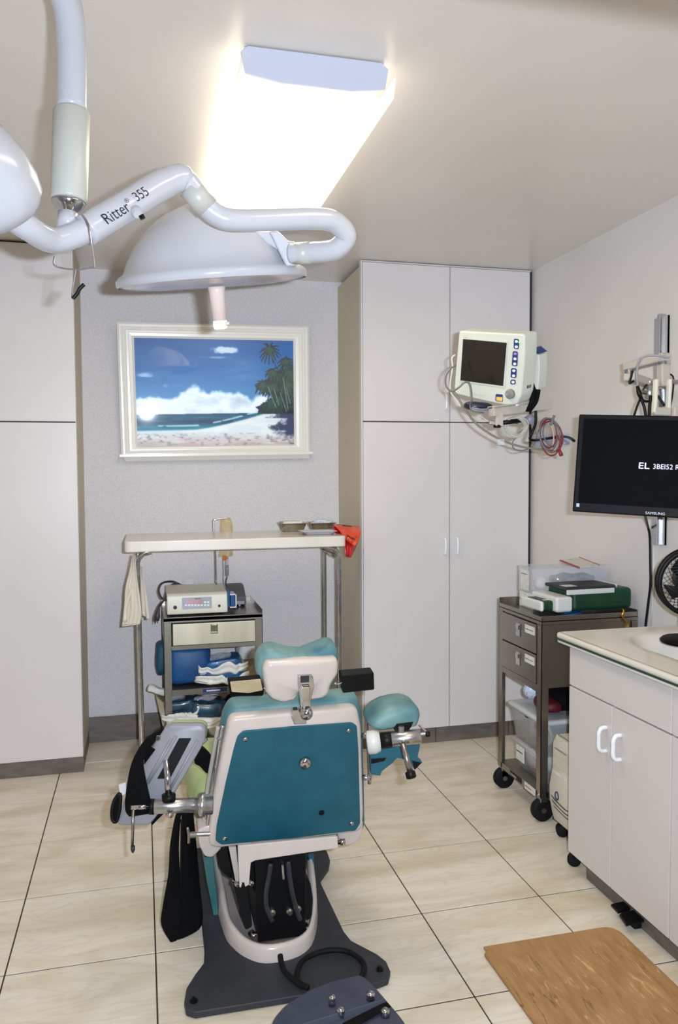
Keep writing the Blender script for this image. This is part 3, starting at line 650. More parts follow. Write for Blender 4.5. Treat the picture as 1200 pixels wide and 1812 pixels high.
# pump
pa, pb, pc = at(296, 1092, Y=4.15), at(403, 1088, Y=4.15), at(401, 1048, Y=4.15)
pm = thing('infusion_pump', 'cream irrigation pump with red display on the left steel cart', 'pump', ((pa.x+pb.x)/2, 4.28, cz))
pz0 = cz; pz1 = pc.z+.002
px0, px1 = pa.x, pb.x
side = [(4.15, pz0+.008), (4.145, pz0+.03), (4.155, pz1-.012), (4.17, pz1), (4.42, pz1+.012), (4.42, pz0+.008)]
obj('case', *prism([(px0, y, z) for y, z in side], (px1-px0, 0, 0)), M_ivory, pm, bevel=.006, seg=3)
for x in (px0+.02, px1-.03):
    for y in (4.17, 4.39): obj('foot', *glathe([(-.001, .008), (.009, .009)], (x, y, pz0), Z3, 10), M_rubber, pm)
fp = Fr((px0, 4.1445, pz0+.03), X3, V((0, .01, pz1-.042-pz0)))
A = fp.loc(322, 1058); B = fp.loc(375, 1076)
pn = obj('panel', *fbox(fp, A[0], B[0], B[1], A[1], 0, .0015), M_grey, pm, label='grey keypad panel')
A2 = fp.loc(328, 1062); B2 = fp.loc(358, 1069)
M_red = mat('red_led_display', (110, 14, 12), .3, emit=(150, 16, 12), estr=.25)
obj('display', *fbox(fp, A2[0], B2[0], B2[1], A2[1], .0015, .002), M_red, pn)
for k in range(6):
    a_ = fp.loc(327+k*5.6, 1072.5); obj('button', *fbox(fp, a_[0], a_[0]+.0115, a_[1], a_[1]+.009, .0015, .003), M_whiteink, pn)
for k in range(2):
    for j in range(2):
        a_ = fp.loc(361+k*5.6, 1067+j*5.5); obj('button', *fbox(fp, a_[0], a_[0]+.0115, a_[1], a_[1]+.009, .0015, .003), M_whiteink, pn)
scribble(Fr(fp.at(345, 1060.5, .0018), fp.x, fp.y), 0, .03, 0, .004, M_ink, pn, 2)
for x, y, r_ in ((310, 1075, .0095), (388, 1072, .007)): obj('port', *glathe([(-.002, r_), (.003, r_), (.004, r_*.6)], fp.at(x, y), fp.z, 16), M_black, pm)
# roller head and tube clamps on its right side
M_bluepl = mat('blue_plastic', (14, 84, 140), .35, col2=(10, 70, 120), scale=20)
obj('roller_head', *gbox((px1, 4.19, pz0+.025), (px1+.018, 4.30, pz1-.002)), M_bluepl, pm, bevel=.004)
obj('roller_head', *gbox((px1+.02, 4.20, pz0+.032), (px1+.045, 4.28, pz1-.022)), M_bluepl, pm, bevel=.004)
obj('roller_clamp', *join(gbox((px1+.016, 4.185, pz1-.024), (px1+.052, 4.29, pz1-.018)), gbox((px1+.046, 4.185, pz0+.026), (px1+.052, 4.29, pz1-.018)), gbox((px1+.016, 4.185, pz0+.024), (px1+.052, 4.29, pz0+.03))), M_whiteink, pm, bevel=.001)
# drip pole with bag
pb0 = V((at(383, 1038, Y=4.38).x, 4.38, pz1+.008)); 
pt = at(378, 925, Y=4.45)
obj('pole', *gtube(smooth_path([pb0, at(381, 975, Y=4.43), pt, at(381, 920, Y=4.45), at(388, 918.5, Y=4.45), at(403, 917, Y=4.45), at(406, 920, Y=4.45)], 5), .0042, 10), M_chrome, pm, smooth=True)
obj('pole_socket', *glathe([(0, .012), (.008, .011), (.01, .006)], pb0-V((0, 0, .008)), Z3, 14), M_black, pm)
M_iv = mat('amber_bag_film', (222, 196, 120), .25, alpha=.32, col2=(206, 170, 70), scale=40)
iv = thing('drip_bag', 'nearly empty amber drip bag hanging on the pole behind the tall table', 'bag', tuple(at(401, 945, Y=4.46)))
v_, f_ = gribbon([at(391, 919, Y=4.455), at(390, 940, Y=4.46), at(389, 975, Y=4.46), at(386, 985, Y=4.46)], [at(408, 916, Y=4.455), at(412, 935, Y=4.46), at(412, 975, Y=4.46), at(412, 984, Y=4.46)], 8, .004, 1.5, bulge=.012)
obj('bag_film', v_, f_, M_iv, iv, smooth=True, solid=.002)
obj('port', *gcyl(at(397, 982, Y=4.455), at(397, 992, Y=4.455), .006), mat('amber_port', (214, 120, 30), .3), iv)
obj('port', *gcyl(at(402, 982, Y=4.455), at(402, 992, Y=4.455), .006), mat('amber_port', (214, 120, 30), .3), iv)
obj('port', *gcyl(at(402, 990, Y=4.45), at(402, 1000, Y=4.45), .007), M_white, iv)
obj('drip_chamber', *glathe([(0, .006), (.004, .0095), (.06, .0095), (.066, .004)], at(402, 999, Y=4.45), -Z3, 16), mat('smoky_chamber', (150, 146, 152), .2, alpha=.7), iv, smooth=True)
obj('tube', *gtube(smooth_path([at(402, 1021, Y=4.45), at(400, 1032, Y=4.42), at(404, 1042, Y=4.36), at(405, 1055, Y=4.27), at(412, 1068, Y=4.24)], 6), .0028, 8), M_hose, iv, smooth=True)
obj('tube', *gtube(smooth_path([at(395, 985, Y=4.46), at(396, 1010, Y=4.46), at(396, 1030, Y=4.45), at(400, 1042, Y=4.4)], 6), .0022, 8), M_beige, iv, smooth=True)
# grey power unit behind on the cart
M_unit = mat('grey_power_unit', (96, 94, 94), .5, col2=(82, 80, 82), scale=12)
pu = thing('power_supply', 'dark grey wedge-shaped power unit behind the cream pump', 'power supply', (.5, 4.5, cz))
a = at(409, 1030, Y=4.5); b = at(437, 1068, Y=4.42)
side = [(4.40, cz+.002), (4.40, cz+.05), (4.50, a.z-.02), (4.57, a.z-.015), (4.57, cz+.002)]
obj('case', *prism([(px1+.03, y, z) for y, z in side], (.10, 0, 0)), M_unit, pu, bevel=.005)
obj('base', *gbox((px1+.06, 4.36, cz+.012), (b.x-.02, 4.42, cz+.032)), M_grey, pu, bevel=.003)
obj('base', *gbox((px1+.085, 4.37, cz), (px1+.095, 4.41, cz+.012)), M_grey, pu)
cb = pm
cpath = [at(322, 1036, Y=4.44), at(305, 1029, Y=4.44), at(287, 1032, Y=4.40), at(281, 1045, Y=4.33), at(286, 1058, Y=4.26), at(294, 1062, Y=4.22)]
obj('cord', *gtube(smooth_path(cpath, 6), .0058, 8), M_hose, cb, smooth=True)
obj('cord', *gtube(smooth_path([at(325, 1036, Y=4.43), at(308, 1034, Y=4.43), at(297, 1041, Y=4.40), at(293, 1055, Y=4.28), at(289, 1063, Y=4.14), at(282, 1073, Y=4.09), at(280, 1082, Y=4.08)], 6), .0058, 8), M_hose, cb, smooth=True)
obj('plug', *gtube([at(281, 1076, Y=4.08), at(279, 1086, Y=4.08), at(278.5, 1090, Y=4.08), at(277, 1098, Y=4.08)], [.007, .012, .015, .013], 12), M_hose, cb, smooth=True)
for dx in (-2.5, 2): obj('prong', *gcyl(at(277+dx, 1097, Y=4.08), at(276.5+dx, 1103, Y=4.08), .0022), M_black, cb)
# things on the left cart's shelves
def sack(name, label, cat, px, py, Y, w_, h_, d_, m, seed, amp=.008, rot=0, z=None, p=4, group=None):
    c = at(px, py, Y=Y)
    if z is not None: c.z = z + h_/2
    f_ = Fr(c, V((math.cos(rot), 0, math.sin(rot))), Z3)
    o = obj(name, *gpillow(f_, w_, h_, d_, amp, seed, 12, p), m, smooth=True, loc=c); tag(o, label, cat, group); return o
sack('blue_kit_bag', 'bright blue zipped kit bag on the cart shelf, left end', 'bag', 332, 1180, 4.32, .235, .21, .30, mat('blue_nylon', (10, 78, 132), .5, col2=(8, 62, 112), scale=8), 1, .007, z=sh+.004, p=6)
sack('blue_cloth_roll', 'teal-blue fabric roll bulging out the left side of the cart', 'bag', 289, 1163, 4.42, .08, .18, .12, mat('teal_nylon', (20, 78, 96), .6, col2=(14, 66, 84), scale=9), 2, .008)
def pouch(name, label, px, py, Y, w_, h_, seed, wrapm, rot=0, z=None):
    c = at(px, py, Y=Y)
    if z is not None: c.z = z + h_/2
    f_ = Fr(c, V((math.cos(rot), 0, math.sin(rot))), Z3)
    t = thing(name, label, 'package', tuple(c))
    obj('wrap', *gpillow(Fr(f_.p(0, h_*.12, 0), f_.x, f_.y), w_*.8, h_*.7, .18, .010, seed, 14, 5, 26), wrapm, t, smooth=True)
    obj('paper_sheet', *gpillow(Fr(f_.p(.0, -h_*.22, 0), f_.x, f_.y), w_, h_*.42, .22, .012, seed+7, 14, 4, 30), M_paper, t, smooth=True)
    # front paper flap: a crumpled strip turned up at its ends
    n = 11; L, Rr = [], []
    for k in range(n):
        s = k/(n-1)-.5
        base = f_.p(s*w_*.98, -h_*.36+s*s*h_*.9, .122-abs(s)*.05)
        j = noise.noise_vector(base*34+V((seed, 0, 0)))*.012
        L.append(base+j); Rr.append(base+V((0, -.006, min(h_, .085)*(.5+.16*math.sin(k*.8+seed))))+j*1.2)
    v_, g_ = gribbon(L, Rr, 6, .0035, 1.5, k=3)
    obj('paper_edge', v_, g_, M_paper, t, smooth=True, solid=.0015)
    f2 = Fr(f_.p(-w_*.1, h_*.45, .03), V((1, .1, .2)), V((0, .8, .6)))
    obj('clear_film', *gpillow(f2, w_*.6, .045, .05, .014, seed+5, 10, 2, 40), M_clear, t, smooth=True)
    return t
pouch('sterile_pack', 'sterile pack with white paper border on the cart shelf, upper of two', 392, 1174, 4.26, .27, .085, 3, M_bluewrap, .04)
pouch('sterile_pack', 'sterile pack with white paper border on the cart shelf, lower of two', 390, 1203, 4.24, .29, .07, 5, M_bluewrap, -.02, z=sh+.006)
sack('paper_bundle', 'crumpled white paper bundle behind the sterile packs, right end of shelf', 'package', 438, 1170, 4.46, .12, .17, .14, M_paper, 8, .014, z=sh+.004)
pouch('sterile_pack', 'dark sterile pack on the cart bottom shelf, left one', 318, 1252, 4.22, .20, .13, 11, M_darkwrap, .1)
pouch('sterile_pack', 'dark sterile pack on the cart bottom shelf, middle one', 366, 1258, 4.20, .24, .15, 13, M_darkwrap, -.06)
c_ = at(300, 1330, Y=4.2)
ba = thing('paper_carton', 'tan paper carton leaning out at the lower left of the cart', 'box', tuple(at(290, 1270, Y=4.3)))
M_kraft = mat('tan_kraft_paper', (178, 164, 130), .8, col2=(160, 146, 112), scale=12)
P = [at(*p, Y=4.24) for p in ((276, 1232), (297, 1250), (304, 1292), (288, 1286))]
obj('carton_side', *prism(P, (.0, .16, 0)), M_kraft, ba, bevel=.003)
o = sack('paper_twist', 'crumpled white paper end poking out left of the cart', 'paper', 280, 1222, 4.3, .12, .035, .05, M_paper, 17, .012, rot=-.35)
sack('black_mesh_bag', 'black mesh bag on the cart bottom shelf, right end', 'bag', 432, 1246, 4.26, .22, .09, .25, mat('black_mesh', (20, 20, 24), .5, col2=(90, 90, 92), scale=400, ramp=(.6, .7)), 19, .01, rot=.12)
sack('paper_bundle', 'crumpled white paper bundle low behind the chair back', 'package', 393, 1284, 4.2, .15, .09, .15, M_paper, 23, .012)
sack('plastic_bag', 'small dark bag at the bottom of the cart above the crumpled paper', 'bag', 398, 1262, 4.3, .2, .09, .2, M_fabric, 29, .01)
c_ = at(428, 1195, Y=4.3)
o = obj('carton', *gbox((c_.x-.0, 4.2, sh+.003), (c_.x+.08, 4.4, sh+.075)), M_kraft, bevel=.003, loc=(c_.x+.04, 4.3, sh)); tag(o, 'small tan carton at the right end of the cart shelf', 'box')
# ------------------------------------------------------------------ right steel cart
SX, SY0, SY1, SZ = 1.69, 3.10, 3.525, .918
sx1 = 2.17
sc = thing('steel_cart', 'brushed steel cart with two drawers against the right wall', 'cart', (1.93, 3.31, 0))
obj('top_tray', *join(gbox((SX, SY0, SZ-.022), (sx1, SY1, SZ-.016)), gbox((SX, SY0, SZ-.035), (SX+.004, SY1, SZ)), gbox((sx1-.004, SY0, SZ-.03), (sx1, SY1, SZ+.012)), gbox((SX, SY0, SZ-.035), (sx1, SY0+.004, SZ+.004)), gbox((SX, SY1-.004, SZ-.03), (sx1, SY1, SZ+.026))), M_steel, sc, bevel=.001, seg=1)
SB = .605
for x, y in ((SX, SY0), (SX, SY1-.04), (sx1-.035, SY0), (sx1-.035, SY1-.04)):
    o = obj('leg', *join(gbox((x, y, .11), (x+.035, y+.003 if y < 3.3 else y+.04, SZ-.036)) if y < 3.3 else gbox((x, y+.037, .11), (x+.035, y+.04, SZ-.036)), gbox((x, y, .11), (x+.003, y+.04, SZ-.036))), M_steel, sc)
    wx, wy = x+.02, y+.02
    obj('caster_fork', *gbox((wx-.018, wy-.016, .052), (wx+.018, wy+.016, .112)), M_steel, o, bevel=.004)
    obj('caster_wheel', *glathe([(-.016, .038), (-.013, .051), (.013, .051), (.016, .038)], (wx+.0, wy, .052), Y3*.3+X3*.0+Y3*.7, 24), M_rubber, o, smooth=True)
    obj('caster_hub', *glathe([(-.018, .012), (.018, .012)], (wx, wy, .052), Y3, 14), M_steel, o)
obj('drawer_housing', *join(gbox((SX+.03, SY0+.004, SB), (sx1-.03, SY0+.007, SZ-.036)), gbox((SX+.03, SY1-.007, SB), (sx1-.03, SY1-.004, SZ-.036)), gbox((SX+.004, SY0+.004, SB-.004), (sx1-.004, SY1-.004, SB)), gbox((SX, SY0+.04, SB-.02), (SX+.004, SY1-.04, SB+.006)), gbox((sx1-.007, SY0+.03, SB), (sx1-.004, SY1-.03, SZ-.036))), M_steel, sc)
zt = at(884, 1080, X=SX).z; zm = at(884, 1122, X=SX).z; zb = at(880, 1170, X=SX).z
fs_ = SIDEY((SX-.006, 0, 0))
zmid = (SB+.008+SZ-.04)/2
for z0, z1, lab in ((zmid+.003, SZ-.04, 0), (SB+.01, zmid-.003, 1)):
    d = obj('drawer', *gbox((SX-.006, SY0+.045, z0), (SX+.4, SY1-.042, z1)), M_steel, sc, bevel=.002)
    yc = at(920, 1105, X=SX).y; zc = (z0+z1)/2+.012
    obj('pull', *join(gbox((SX-.010, yc-.019, zc-.03), (SX-.006, yc+.019, zc+.03)), gbox((SX-.016, yc-.014, zc+.002), (SX-.010, yc+.014, zc+.024))), M_chrome, d, bevel=.0015)
    lb2 = obj('label_card', *gbox((SX-.008, SY0+.052, z1-.05), (SX-.006, SY0+.14, z1-.014)), M_paper, d)
    scribble(Fr((SX-.0082, SY0+.135, z1-.035), -Y3, Z3), 0, .075, 0, .005, M_inkgrey, d, 31+lab)
BZ = .135
ss = obj('shelf', *join(gbox((SX+.004, SY0+.004, BZ-.008), (sx1-.004, SY1-.004, BZ)), gbox((SX, SY0+.03, BZ-.03), (SX+.003, SY1-.03, BZ)), gbox((SX+.03, SY0, BZ-.03), (sx1-.03, SY0+.003, BZ))), M_steel, sc)
ya_, yb_ = at(903, 1370, X=SX).y, at(923, 1388, X=SX).y
obj('nameplate', *gbox((SX-.002, yb_, BZ-.027), (SX, ya_, BZ-.004)), M_black, sc)
text('Lakeside', (SX-.0022, ya_-.006, BZ-.022), -Y3, Z3, .018, M_whiteink, sc)
y3_, y4_ = at(929, 1397, X=SX).y, at(947, 1410, X=SX).y
obj('label_card', *gbox((SX-.002, y4_, BZ-.034), (SX, y3_, BZ-.002)), M_paper, sc)
scribble(Fr((SX-.0022, y3_-.006, BZ-.02), -Y3, Z3), 0, .06, 0, .006, mat('red_ink', (190, 90, 80), .7), sc, 41)
for y in (SY0+.018, SY1-.018): bolts('bolt', [(SX-.001, y, BZ-.014), (SX-.001, y, SZ-.05)], -X3, .006, .003, M_chrome, sc)
# clear bins on the bottom shelf
def tub(name, label, x0, x1, y0, y1, z0, h, m, lid=False):
    t = thing(name, label, 'bin', ((x0+x1)/2, (y0+y1)/2, z0))
    fl_ = .018
    def ring(e, z): return [V((x, y, z)) for x, y in rpoly([(x0-e, y0-e), (x1+e, y0-e), (x1+e, y1+e), (x0-e, y1+e)], .03, 4)]
    rs = [ring(-fl_, z0+.001), ring(-fl_*.2, z0+h*.8), ring(0, z0+h*.82), ring(.002, z0+h), ring(-.002, z0+h), ring(-fl_*.3, z0+h*.8), ring(-fl_-.002, z0+.004)]
    n = len(rs[0]); vs = [p for r_ in rs for p in r_]
    obj('shell', vs, [(i*n+j, i*n+(j+1) % n, (i+1)*n+(j+1) % n, (i+1)*n+j) for i in range(len(rs)-1) for j in range(n)] + [tuple(range(n))[::-1], tuple(range((len(rs)-1)*n, len(rs)*n))], m, t, smooth=True)
    if lid:
        rs = [ring(.004, z0+h-.012), ring(.012, z0+h-.010), ring(.012, z0+h+.004), ring(-.004, z0+h+.010), ring(-.02, z0+h+.006)]
        n = len(rs[0]); vs = [p for r_ in rs for p in r_]
        obj('lid', vs, [(i*n+j, i*n+(j+1) % n, (i+1)*n+(j+1) % n, (i+1)*n+j) for i in range(len(rs)-1) for j in range(n)] + [tuple(range((len(rs)-1)*n, len(rs)*n))], mat('milky_lid', (214, 216, 218), .3, alpha=.75), t, smooth=True)
    else:
        rs = [ring(.003, z0+h-.006), ring(.008, z0+h-.004), ring(.008, z0+h+.002), ring(0, z0+h+.002)]
        n = len(rs[0]); vs = [p for r_ in rs for p in r_]
        obj('rim', vs, [(i*n+j, i*n+(j+1) % n, (i+1)*n+(j+1) % n, (i+1)*n+j) for i in range(len(rs)-1) for j in range(n)], M_milky, t, smooth=True)
    return t
bl = tub('storage_bin', 'clear plastic bin full of packets on the right cart, lower of two', 1.735, 2.10, 3.15, 3.455, BZ+.001, .13, M_milky)
scr = obj('label_card', *gbox((1.728, 3.33, BZ+.045), (1.730, 3.41, BZ+.115)), M_paper, bl)
scribble(Fr((1.7275, 3.405, BZ+.085), -Y3, Z3), 0, .06, 0, .006, M_ink, bl, 44)
bz2 = BZ+.136
bu = tub('storage_bin', 'clear lidded bin with coiled tubing on the right cart, upper of two', 1.725, 2.13, 3.13, 3.48, bz2, .165, M_milky, True)
scribble(Fr((1.716, 3.30, bz2+.145), -Y3, Z3), 0, .03, 0, .008, M_ink, bu, 45)
coil = []
for k in range(3):
    c = V((1.80+.01*k, 3.27+.012*k, bz2+.085)); r_ = .058-.005*k
    o = obj('coiled_tube', *gtube([c + V((.012*math.sin(a*2), r_*math.cos(a), r_*1.15*math.sin(a))) for a in [2*math.pi*i/24 for i in range(24)]], .0045, 8, closed=True), mat('pale_green_tube', (214, 218, 190), .3), bu, smooth=True)
def lump(name, label, cat, c, s, m, seed, amp=.01, p=3, group=None, parent=None, rot=0):
    f_ = Fr(c, V((math.cos(rot), math.sin(rot), 0)), Z3)
    o = obj(name, *gpillow(f_, s[0], s[2], s[1], amp, seed, 10, p), m, parent, smooth=True, loc=c)
    if not parent: tag(o, label, cat, group)
    return o
lump('packet_heap', 'white packets with blue print inside the lower clear bin', 'packet', (1.90, 3.28, BZ+.07), (.27, .22, .09), M_packet, 51, .014)
lump('packet_heap', 'white crumpled packets inside the lower clear bin, near the front', 'packet', (1.80, 3.34, BZ+.06), (.09, .14, .09), M_paper, 52, .012)
lump('red_packet', 'dull red packet at the bottom of the lower clear bin', 'packet', (1.86, 3.3, BZ+.016), (.2, .22, .02), mat('dull_red_film', (150, 60, 56), .5), 53, .003)
lump('dark_pouch', 'dark grey pouch inside the upper clear bin', 'bag', (1.92, 3.38, bz2+.075), (.2, .12, .1), mat('charcoal_pouch', (60, 66, 74), .6), 54, .012)
lump('blue_pouch', 'deep blue pouch inside the upper clear bin, behind the coiled tube', 'bag', (2.02, 3.22, bz2+.09), (.16, .12, .11), M_bluewrap, 55, .012)
topb = bz2+.178
lump('black_bag', 'rolled black bag lying on the clear bin lid under the drawers', 'bag', (1.92, 3.27, topb+.055), (.2, .22, .11), M_fabric, 56, .014)
lump('red_bag', 'dark red bag lying on the clear bin lid under the drawers', 'bag', (1.81, 3.26, topb+.032), (.1, .16, .062), mat('dark_red_nylon', (92, 12, 22), .6, col2=(70, 8, 16), scale=30), 57, .006)
lump('foil_pack', 'crinkled silvery blue pack behind the black bag on the bin lid', 'package', (1.90, 3.43, topb+.05), (.24, .07, .10), M_packet, 58, .012)
lump('foil_pack', 'clear crinkled pack right of the black bag, under the drawers', 'package', (2.08, 3.24, topb+.055), (.10, .2, .1), M_clear, 59, .014)
o = obj('marker_strip', *gcyl(at(952, 1395, X=1.70), at(955, 1330, X=1.70), .0045), mat('yellow_plastic', (222, 176, 30), .4)); 
bpy.data.objects.remove(o)
ms = thing('marker_pencil', 'thin yellow stick with blue end leaning on the right cart leg', 'pencil', tuple(at(952, 1393, X=1.70)))
obj('shaft', *gcyl(at(951.5, 1393, X=1.705), at(953.5, 1329, X=1.705), .0045), mat('yellow_plastic', (222, 176, 30), .4), ms)
obj('tip', *gcyl(at(953.5, 1329, X=1.705), at(953.8, 1322, X=1.705), .0048), M_bluepl, ms)
# ------------------------------------------------------------------ on the right cart
SZt = SZ-.016
M_acr = mat('clear_acrylic', (230, 230, 235), .08, alpha=.22)
A0 = at(934, 1060, Y=3.30); 
og = thing('acrylic_organiser', 'clear acrylic drawer box with glass and cotton, at the back of the right cart', 'box', (1.98, 3.42, SZt+.09))
ox0, ox1, oy0, oy1 = at(938, 1040, Y=3.40).x, at(1077, 1030, Y=3.40).x, 3.38, 3.515
oz0, oz1 = SZt+.075, at(938, 1003, Y=3.38).z-.004
ox1 = min(ox1, 2.19)
for a_, b_ in (((ox0, oy0, oz0), (ox1, oy0+.003, oz1)), ((ox0, oy1-.003, oz0), (ox1, oy1, oz1)), ((ox0, oy0, oz0), (ox0+.003, oy1, oz1)), ((ox1-.003, oy0, oz0), (ox1, oy1, oz1)), ((ox0, oy0, oz0), (ox1, oy1, oz0+.003)), ((ox0, oy0, oz1-.003), (ox1, oy1, oz1))):
    obj('panel', *gbox(a_, b_), M_acr, og, bevel=.001, seg=1)
for z in (oz1-.002,):
    obj('edge', *gcyl((ox0, oy0, z), (ox1, oy0, z), .003, 8), M_acr, og); obj('edge', *gcyl((ox0, oy0, z), (ox0, oy1, z), .003, 8), M_acr, og)
obj('label_card', *gbox((ox0-.002, oy0+.03, oz0+.01), (ox0-.0005, oy1-.02, oz1-.02)), M_paper, og)
scribble(Fr((ox0-.0024, oy1-.03, oz1-.04), -Y3, Z3), 0, .06, 0, .005, M_inkgrey, og, 61)
lump('cotton_ball', 'round white cotton roll inside the acrylic box', 'cotton', ((ox0+.075), 3.43, oz0+.042), (.07, .07, .07), M_gauze, 62, .002, 2)
lump('foil_pouch', 'crinkled pale pouch lying along the inside of the acrylic box', 'package', ((ox0+ox1)/2+.05, 3.44, oz0+.055), (.24, .09, .05), mat('crinkled_foil', (170, 170, 160), .25, .6, col2=(110, 112, 104), scale=50), 63, .012)
for k, (dz, lab) in enumerate(((0, 'lower'), (.037, 'upper'))):
    o = obj('carton', *gbox((ox0-.004, 3.36, SZt+.001+dz), (ox0+.17, 3.50, SZt+.036+dz)), M_paper, bevel=.002, loc=(ox0+.08, 3.43, SZt+dz+.001)); tag(o, f'small white box printed pale blue under the acrylic box, {lab} of two', 'box')
    obj('print_patch', *gbox((ox0-.005, 3.38, SZt+.01+dz), (ox0-.0041, 3.44, SZt+.03+dz)), M_packet, o)
fbk = Fr(at(1020, 1000, Z=oz1+.002), at(1058, 1004, Z=oz1)-at(1020, 1006, Z=oz1), Y3)
bk = thing('booklet', 'white leaflet with red edges lying on the acrylic box', 'booklet', tuple(at(1026, 997, Z=oz1+.002)))
P = [at(*p, Z=oz1+.003) for p in ((992, 993), (1025, 1006), (1060, 1002), (1025, 988))]
obj('pages', *prism(P, (0, 0, .006)), M_paper, bk)
M_redp = mat('red_card', (170, 44, 34), .5)
for a_, b_ in ((P[0], P[1]), (P[2], P[3])): obj('spine', *gcyl(a_+V((0, 0, .004)), b_+V((0, 0, .004)), .0045, 8), M_redp, bk)
# green and white defibrillator case
df = thing('defibrillator', 'dark green and white carry case lying open-handled on the right cart', 'medical case', tuple(at(1040, 1075, Z=SZt)))
ang = .0
dfr = Fr(at(985, 1085, Z=SZ+.006), at(1080, 1079, Z=SZ+.006)-at(985, 1085, Z=SZ+.006), Z3)   # front lower edge, x along cart side
dx = dfr.x; dy = V((-dx.y, dx.x, 0)); 
if dy.y < 0: dy = -dy
o0 = dfr.o
M_dgreen = mat('dark_green_plastic', (4, 62, 36), .45, col2=(3, 54, 30), scale=14, bump=.1, bscale=300)
M_offw = mat('off_white_plastic', (214, 214, 208), .4)
def dbox(a0, a1, b0, b1, c0, c1, m, name, bev=.008, parent=None):
    f2 = Fr(o0, dx, dy)
    return obj(name, *fbox(f2, a0, a1, b0, b1, c0, c1), m, parent or df, bevel=bev, seg=3)
Lc = (at(1118, 1060, Z=SZ+.04)-o0).dot(dx)
Lc = min(Lc, (2.19-o0.x)/max(dx.x, .5))
dbox(.085, Lc, .0, .22, .0, .098, M_dgreen, 'shell', .02)
dbox(.0, .085, .0, .22, .0, .07, M_offw, 'bumper', .012)
dbox(-.05, .07, .03, .19, .004, .05, M_dgreen, 'handle', .012)
dbox(-.062, -.042, .03, .21, .003, .05, M_offw, 'bumper', .012)
dbox(-.03, .04, .058, .07, .05, .052, M_offw, 'label_card', .001)
dbox(.06, Lc-.06, .03, .20, .094, .110, M_darkgrey, 'lid', .006)
dbox(.07, .13, .036, .09, .110, .111, M_offw, 'label_card', .0005)
dbox(Lc-.075, Lc-.062, .03, .20, .094, .112, M_offw, 'bumper', .003)
dbox(.055, Lc-.10, -.003, .010, .078, .10, M_offw, 'bumper', .003)
f2 = Fr(o0 + dx*.10 + dy*.13 + Z3*.1105, dx, dy)
scribble(f2, 0, .09, .0, .008, M_inkgrey, df, 71); 
# blue folder under it
bf = thing('blue_folder', 'glossy blue plastic folder under the green case', 'folder', tuple(at(970, 1078, Z=SZt)))
P = [at(*p, Z=SZt+.004) for p in ((966, 1070), (1000, 1092), (1030, 1086), (1000, 1066))]
obj('sheet', *prism(P, (0, 0, .010)), M_bluewrap, bf, bevel=.002)
P = [p + V((0, 0, .013)) for p in P]
obj('sheet', *prism(P, (0, 0, .004)), M_bluepl, bf, bevel=.001)
# brass clip on the cart's near rim
M_brass = mat('brass', (214, 160, 40), .25, 1)
bc = thing('brass_hook', 'brass snap hook hanging on the rim of the right cart', 'hook', tuple(at(1103, 1080, Y=SY0-.004)))
obj('hook', *gtube(smooth_path([at(1101, 1078, Y=SY0+.006), at(1104, 1081, Y=SY0-.008), at(1101, 1090, Y=SY0-.008), at(1106, 1098, Y=SY0-.008), at(1111, 1103, Y=SY0-.008)], 5), .0042, 8), M_brass, bc, smooth=True)
for k in range(3): obj('chain_link', *gtube([at(1110, 1104+k*5, Y=SY0-.008)+V((.005*math.cos(a), .003*(k % 2)*math.sin(a), .008*math.sin(a))) for a in [2*math.pi*i/12 for i in range(12)]], .0014, 6, closed=True), M_brass, bc, smooth=True)
# ------------------------------------------------------------------ treatment chair
ch = thing('treatment_chair', 'teal and cream power treatment chair seen from behind in the middle of the floor', 'chair', (.43, 2.7, 0))
def px_poly(fr, pts, c, r=0):
    P = [fr.loc(*p, c) for p in pts]
    if r: P = rpoly(P, r)
    return [fr.p(a, b, c) for a, b in P]
def slab(name, fr, pts, c0, c1, m, parent, r=0, bevel=.004, seg=3, label=None, at_c=None):
    P = [fr.loc(*p, c0 if at_c is None else at_c) for p in pts]
    if r: P = rpoly(P, r)
    return obj(name, *prism([fr.p(a, b, c0) for a, b in P], fr.z*(c1-c0)), m, parent, bevel=bevel, seg=seg, label=label)
def puffy(name, fr, pts, c0, c1, m, parent, r=.03, puff=.02, label=None, sub=1):
    """a cushion: rounded prism whose rim is drawn in on both faces"""
    P = rpoly([fr.loc(*p, c0) for p in pts], r, 4); n = len(P)
    cx_ = sum(p[0] for p in P)/n; cy_ = sum(p[1] for p in P)/n
    def ring(k, c):
        out = []
        for a, b in P:
            d = math.hypot(a-cx_, b-cy_); out.append(fr.p(a-(a-cx_)/d*k, b-(b-cy_)/d*k, c))
        return out
    d = c1-c0
    rs = [ring(puff*1.6, c0), ring(puff*.5, c0+d*.06), ring(0, c0+d*.25), ring(0, c0+d*.75), ring(puff*.5, c0+d*.94), ring(puff*1.6, c1)]
    vs = [p for q_ in rs for p in q_]
    fs = [(i*n+j, i*n+(j+1) % n, (i+1)*n+(j+1) % n, (i+1)*n+j) for i in range(5) for j in range(n)] + [tuple(range(n))[::-1], tuple(range(5*n, 6*n))]
    return obj(name, vs, fs, m, parent, smooth=True, label=label)
Z0 = Fr((0, 0, .022), X3, Y3)
pts = [(329, 1786), (326, 1772), (330, 1748), (345, 1724), (361, 1703), (362, 1680), (356, 1620), (352, 1560), (346, 1530), (338, 1512), (346, 1500), (570, 1497), (579, 1506), (584, 1520), (582, 1532), (568, 1552), (568, 1562), (609, 1648), (622, 1664), (668, 1688), (684, 1701), (691, 1717), (687, 1732), (668, 1739), (345, 1791)]
P = [at(*p, Z=.022) for p in pts]
obj('base_plate', *prism([V((p.x, p.y, .001)) for p in P], (0, 0, .021)), M_darkgrey, ch, bevel=.004)
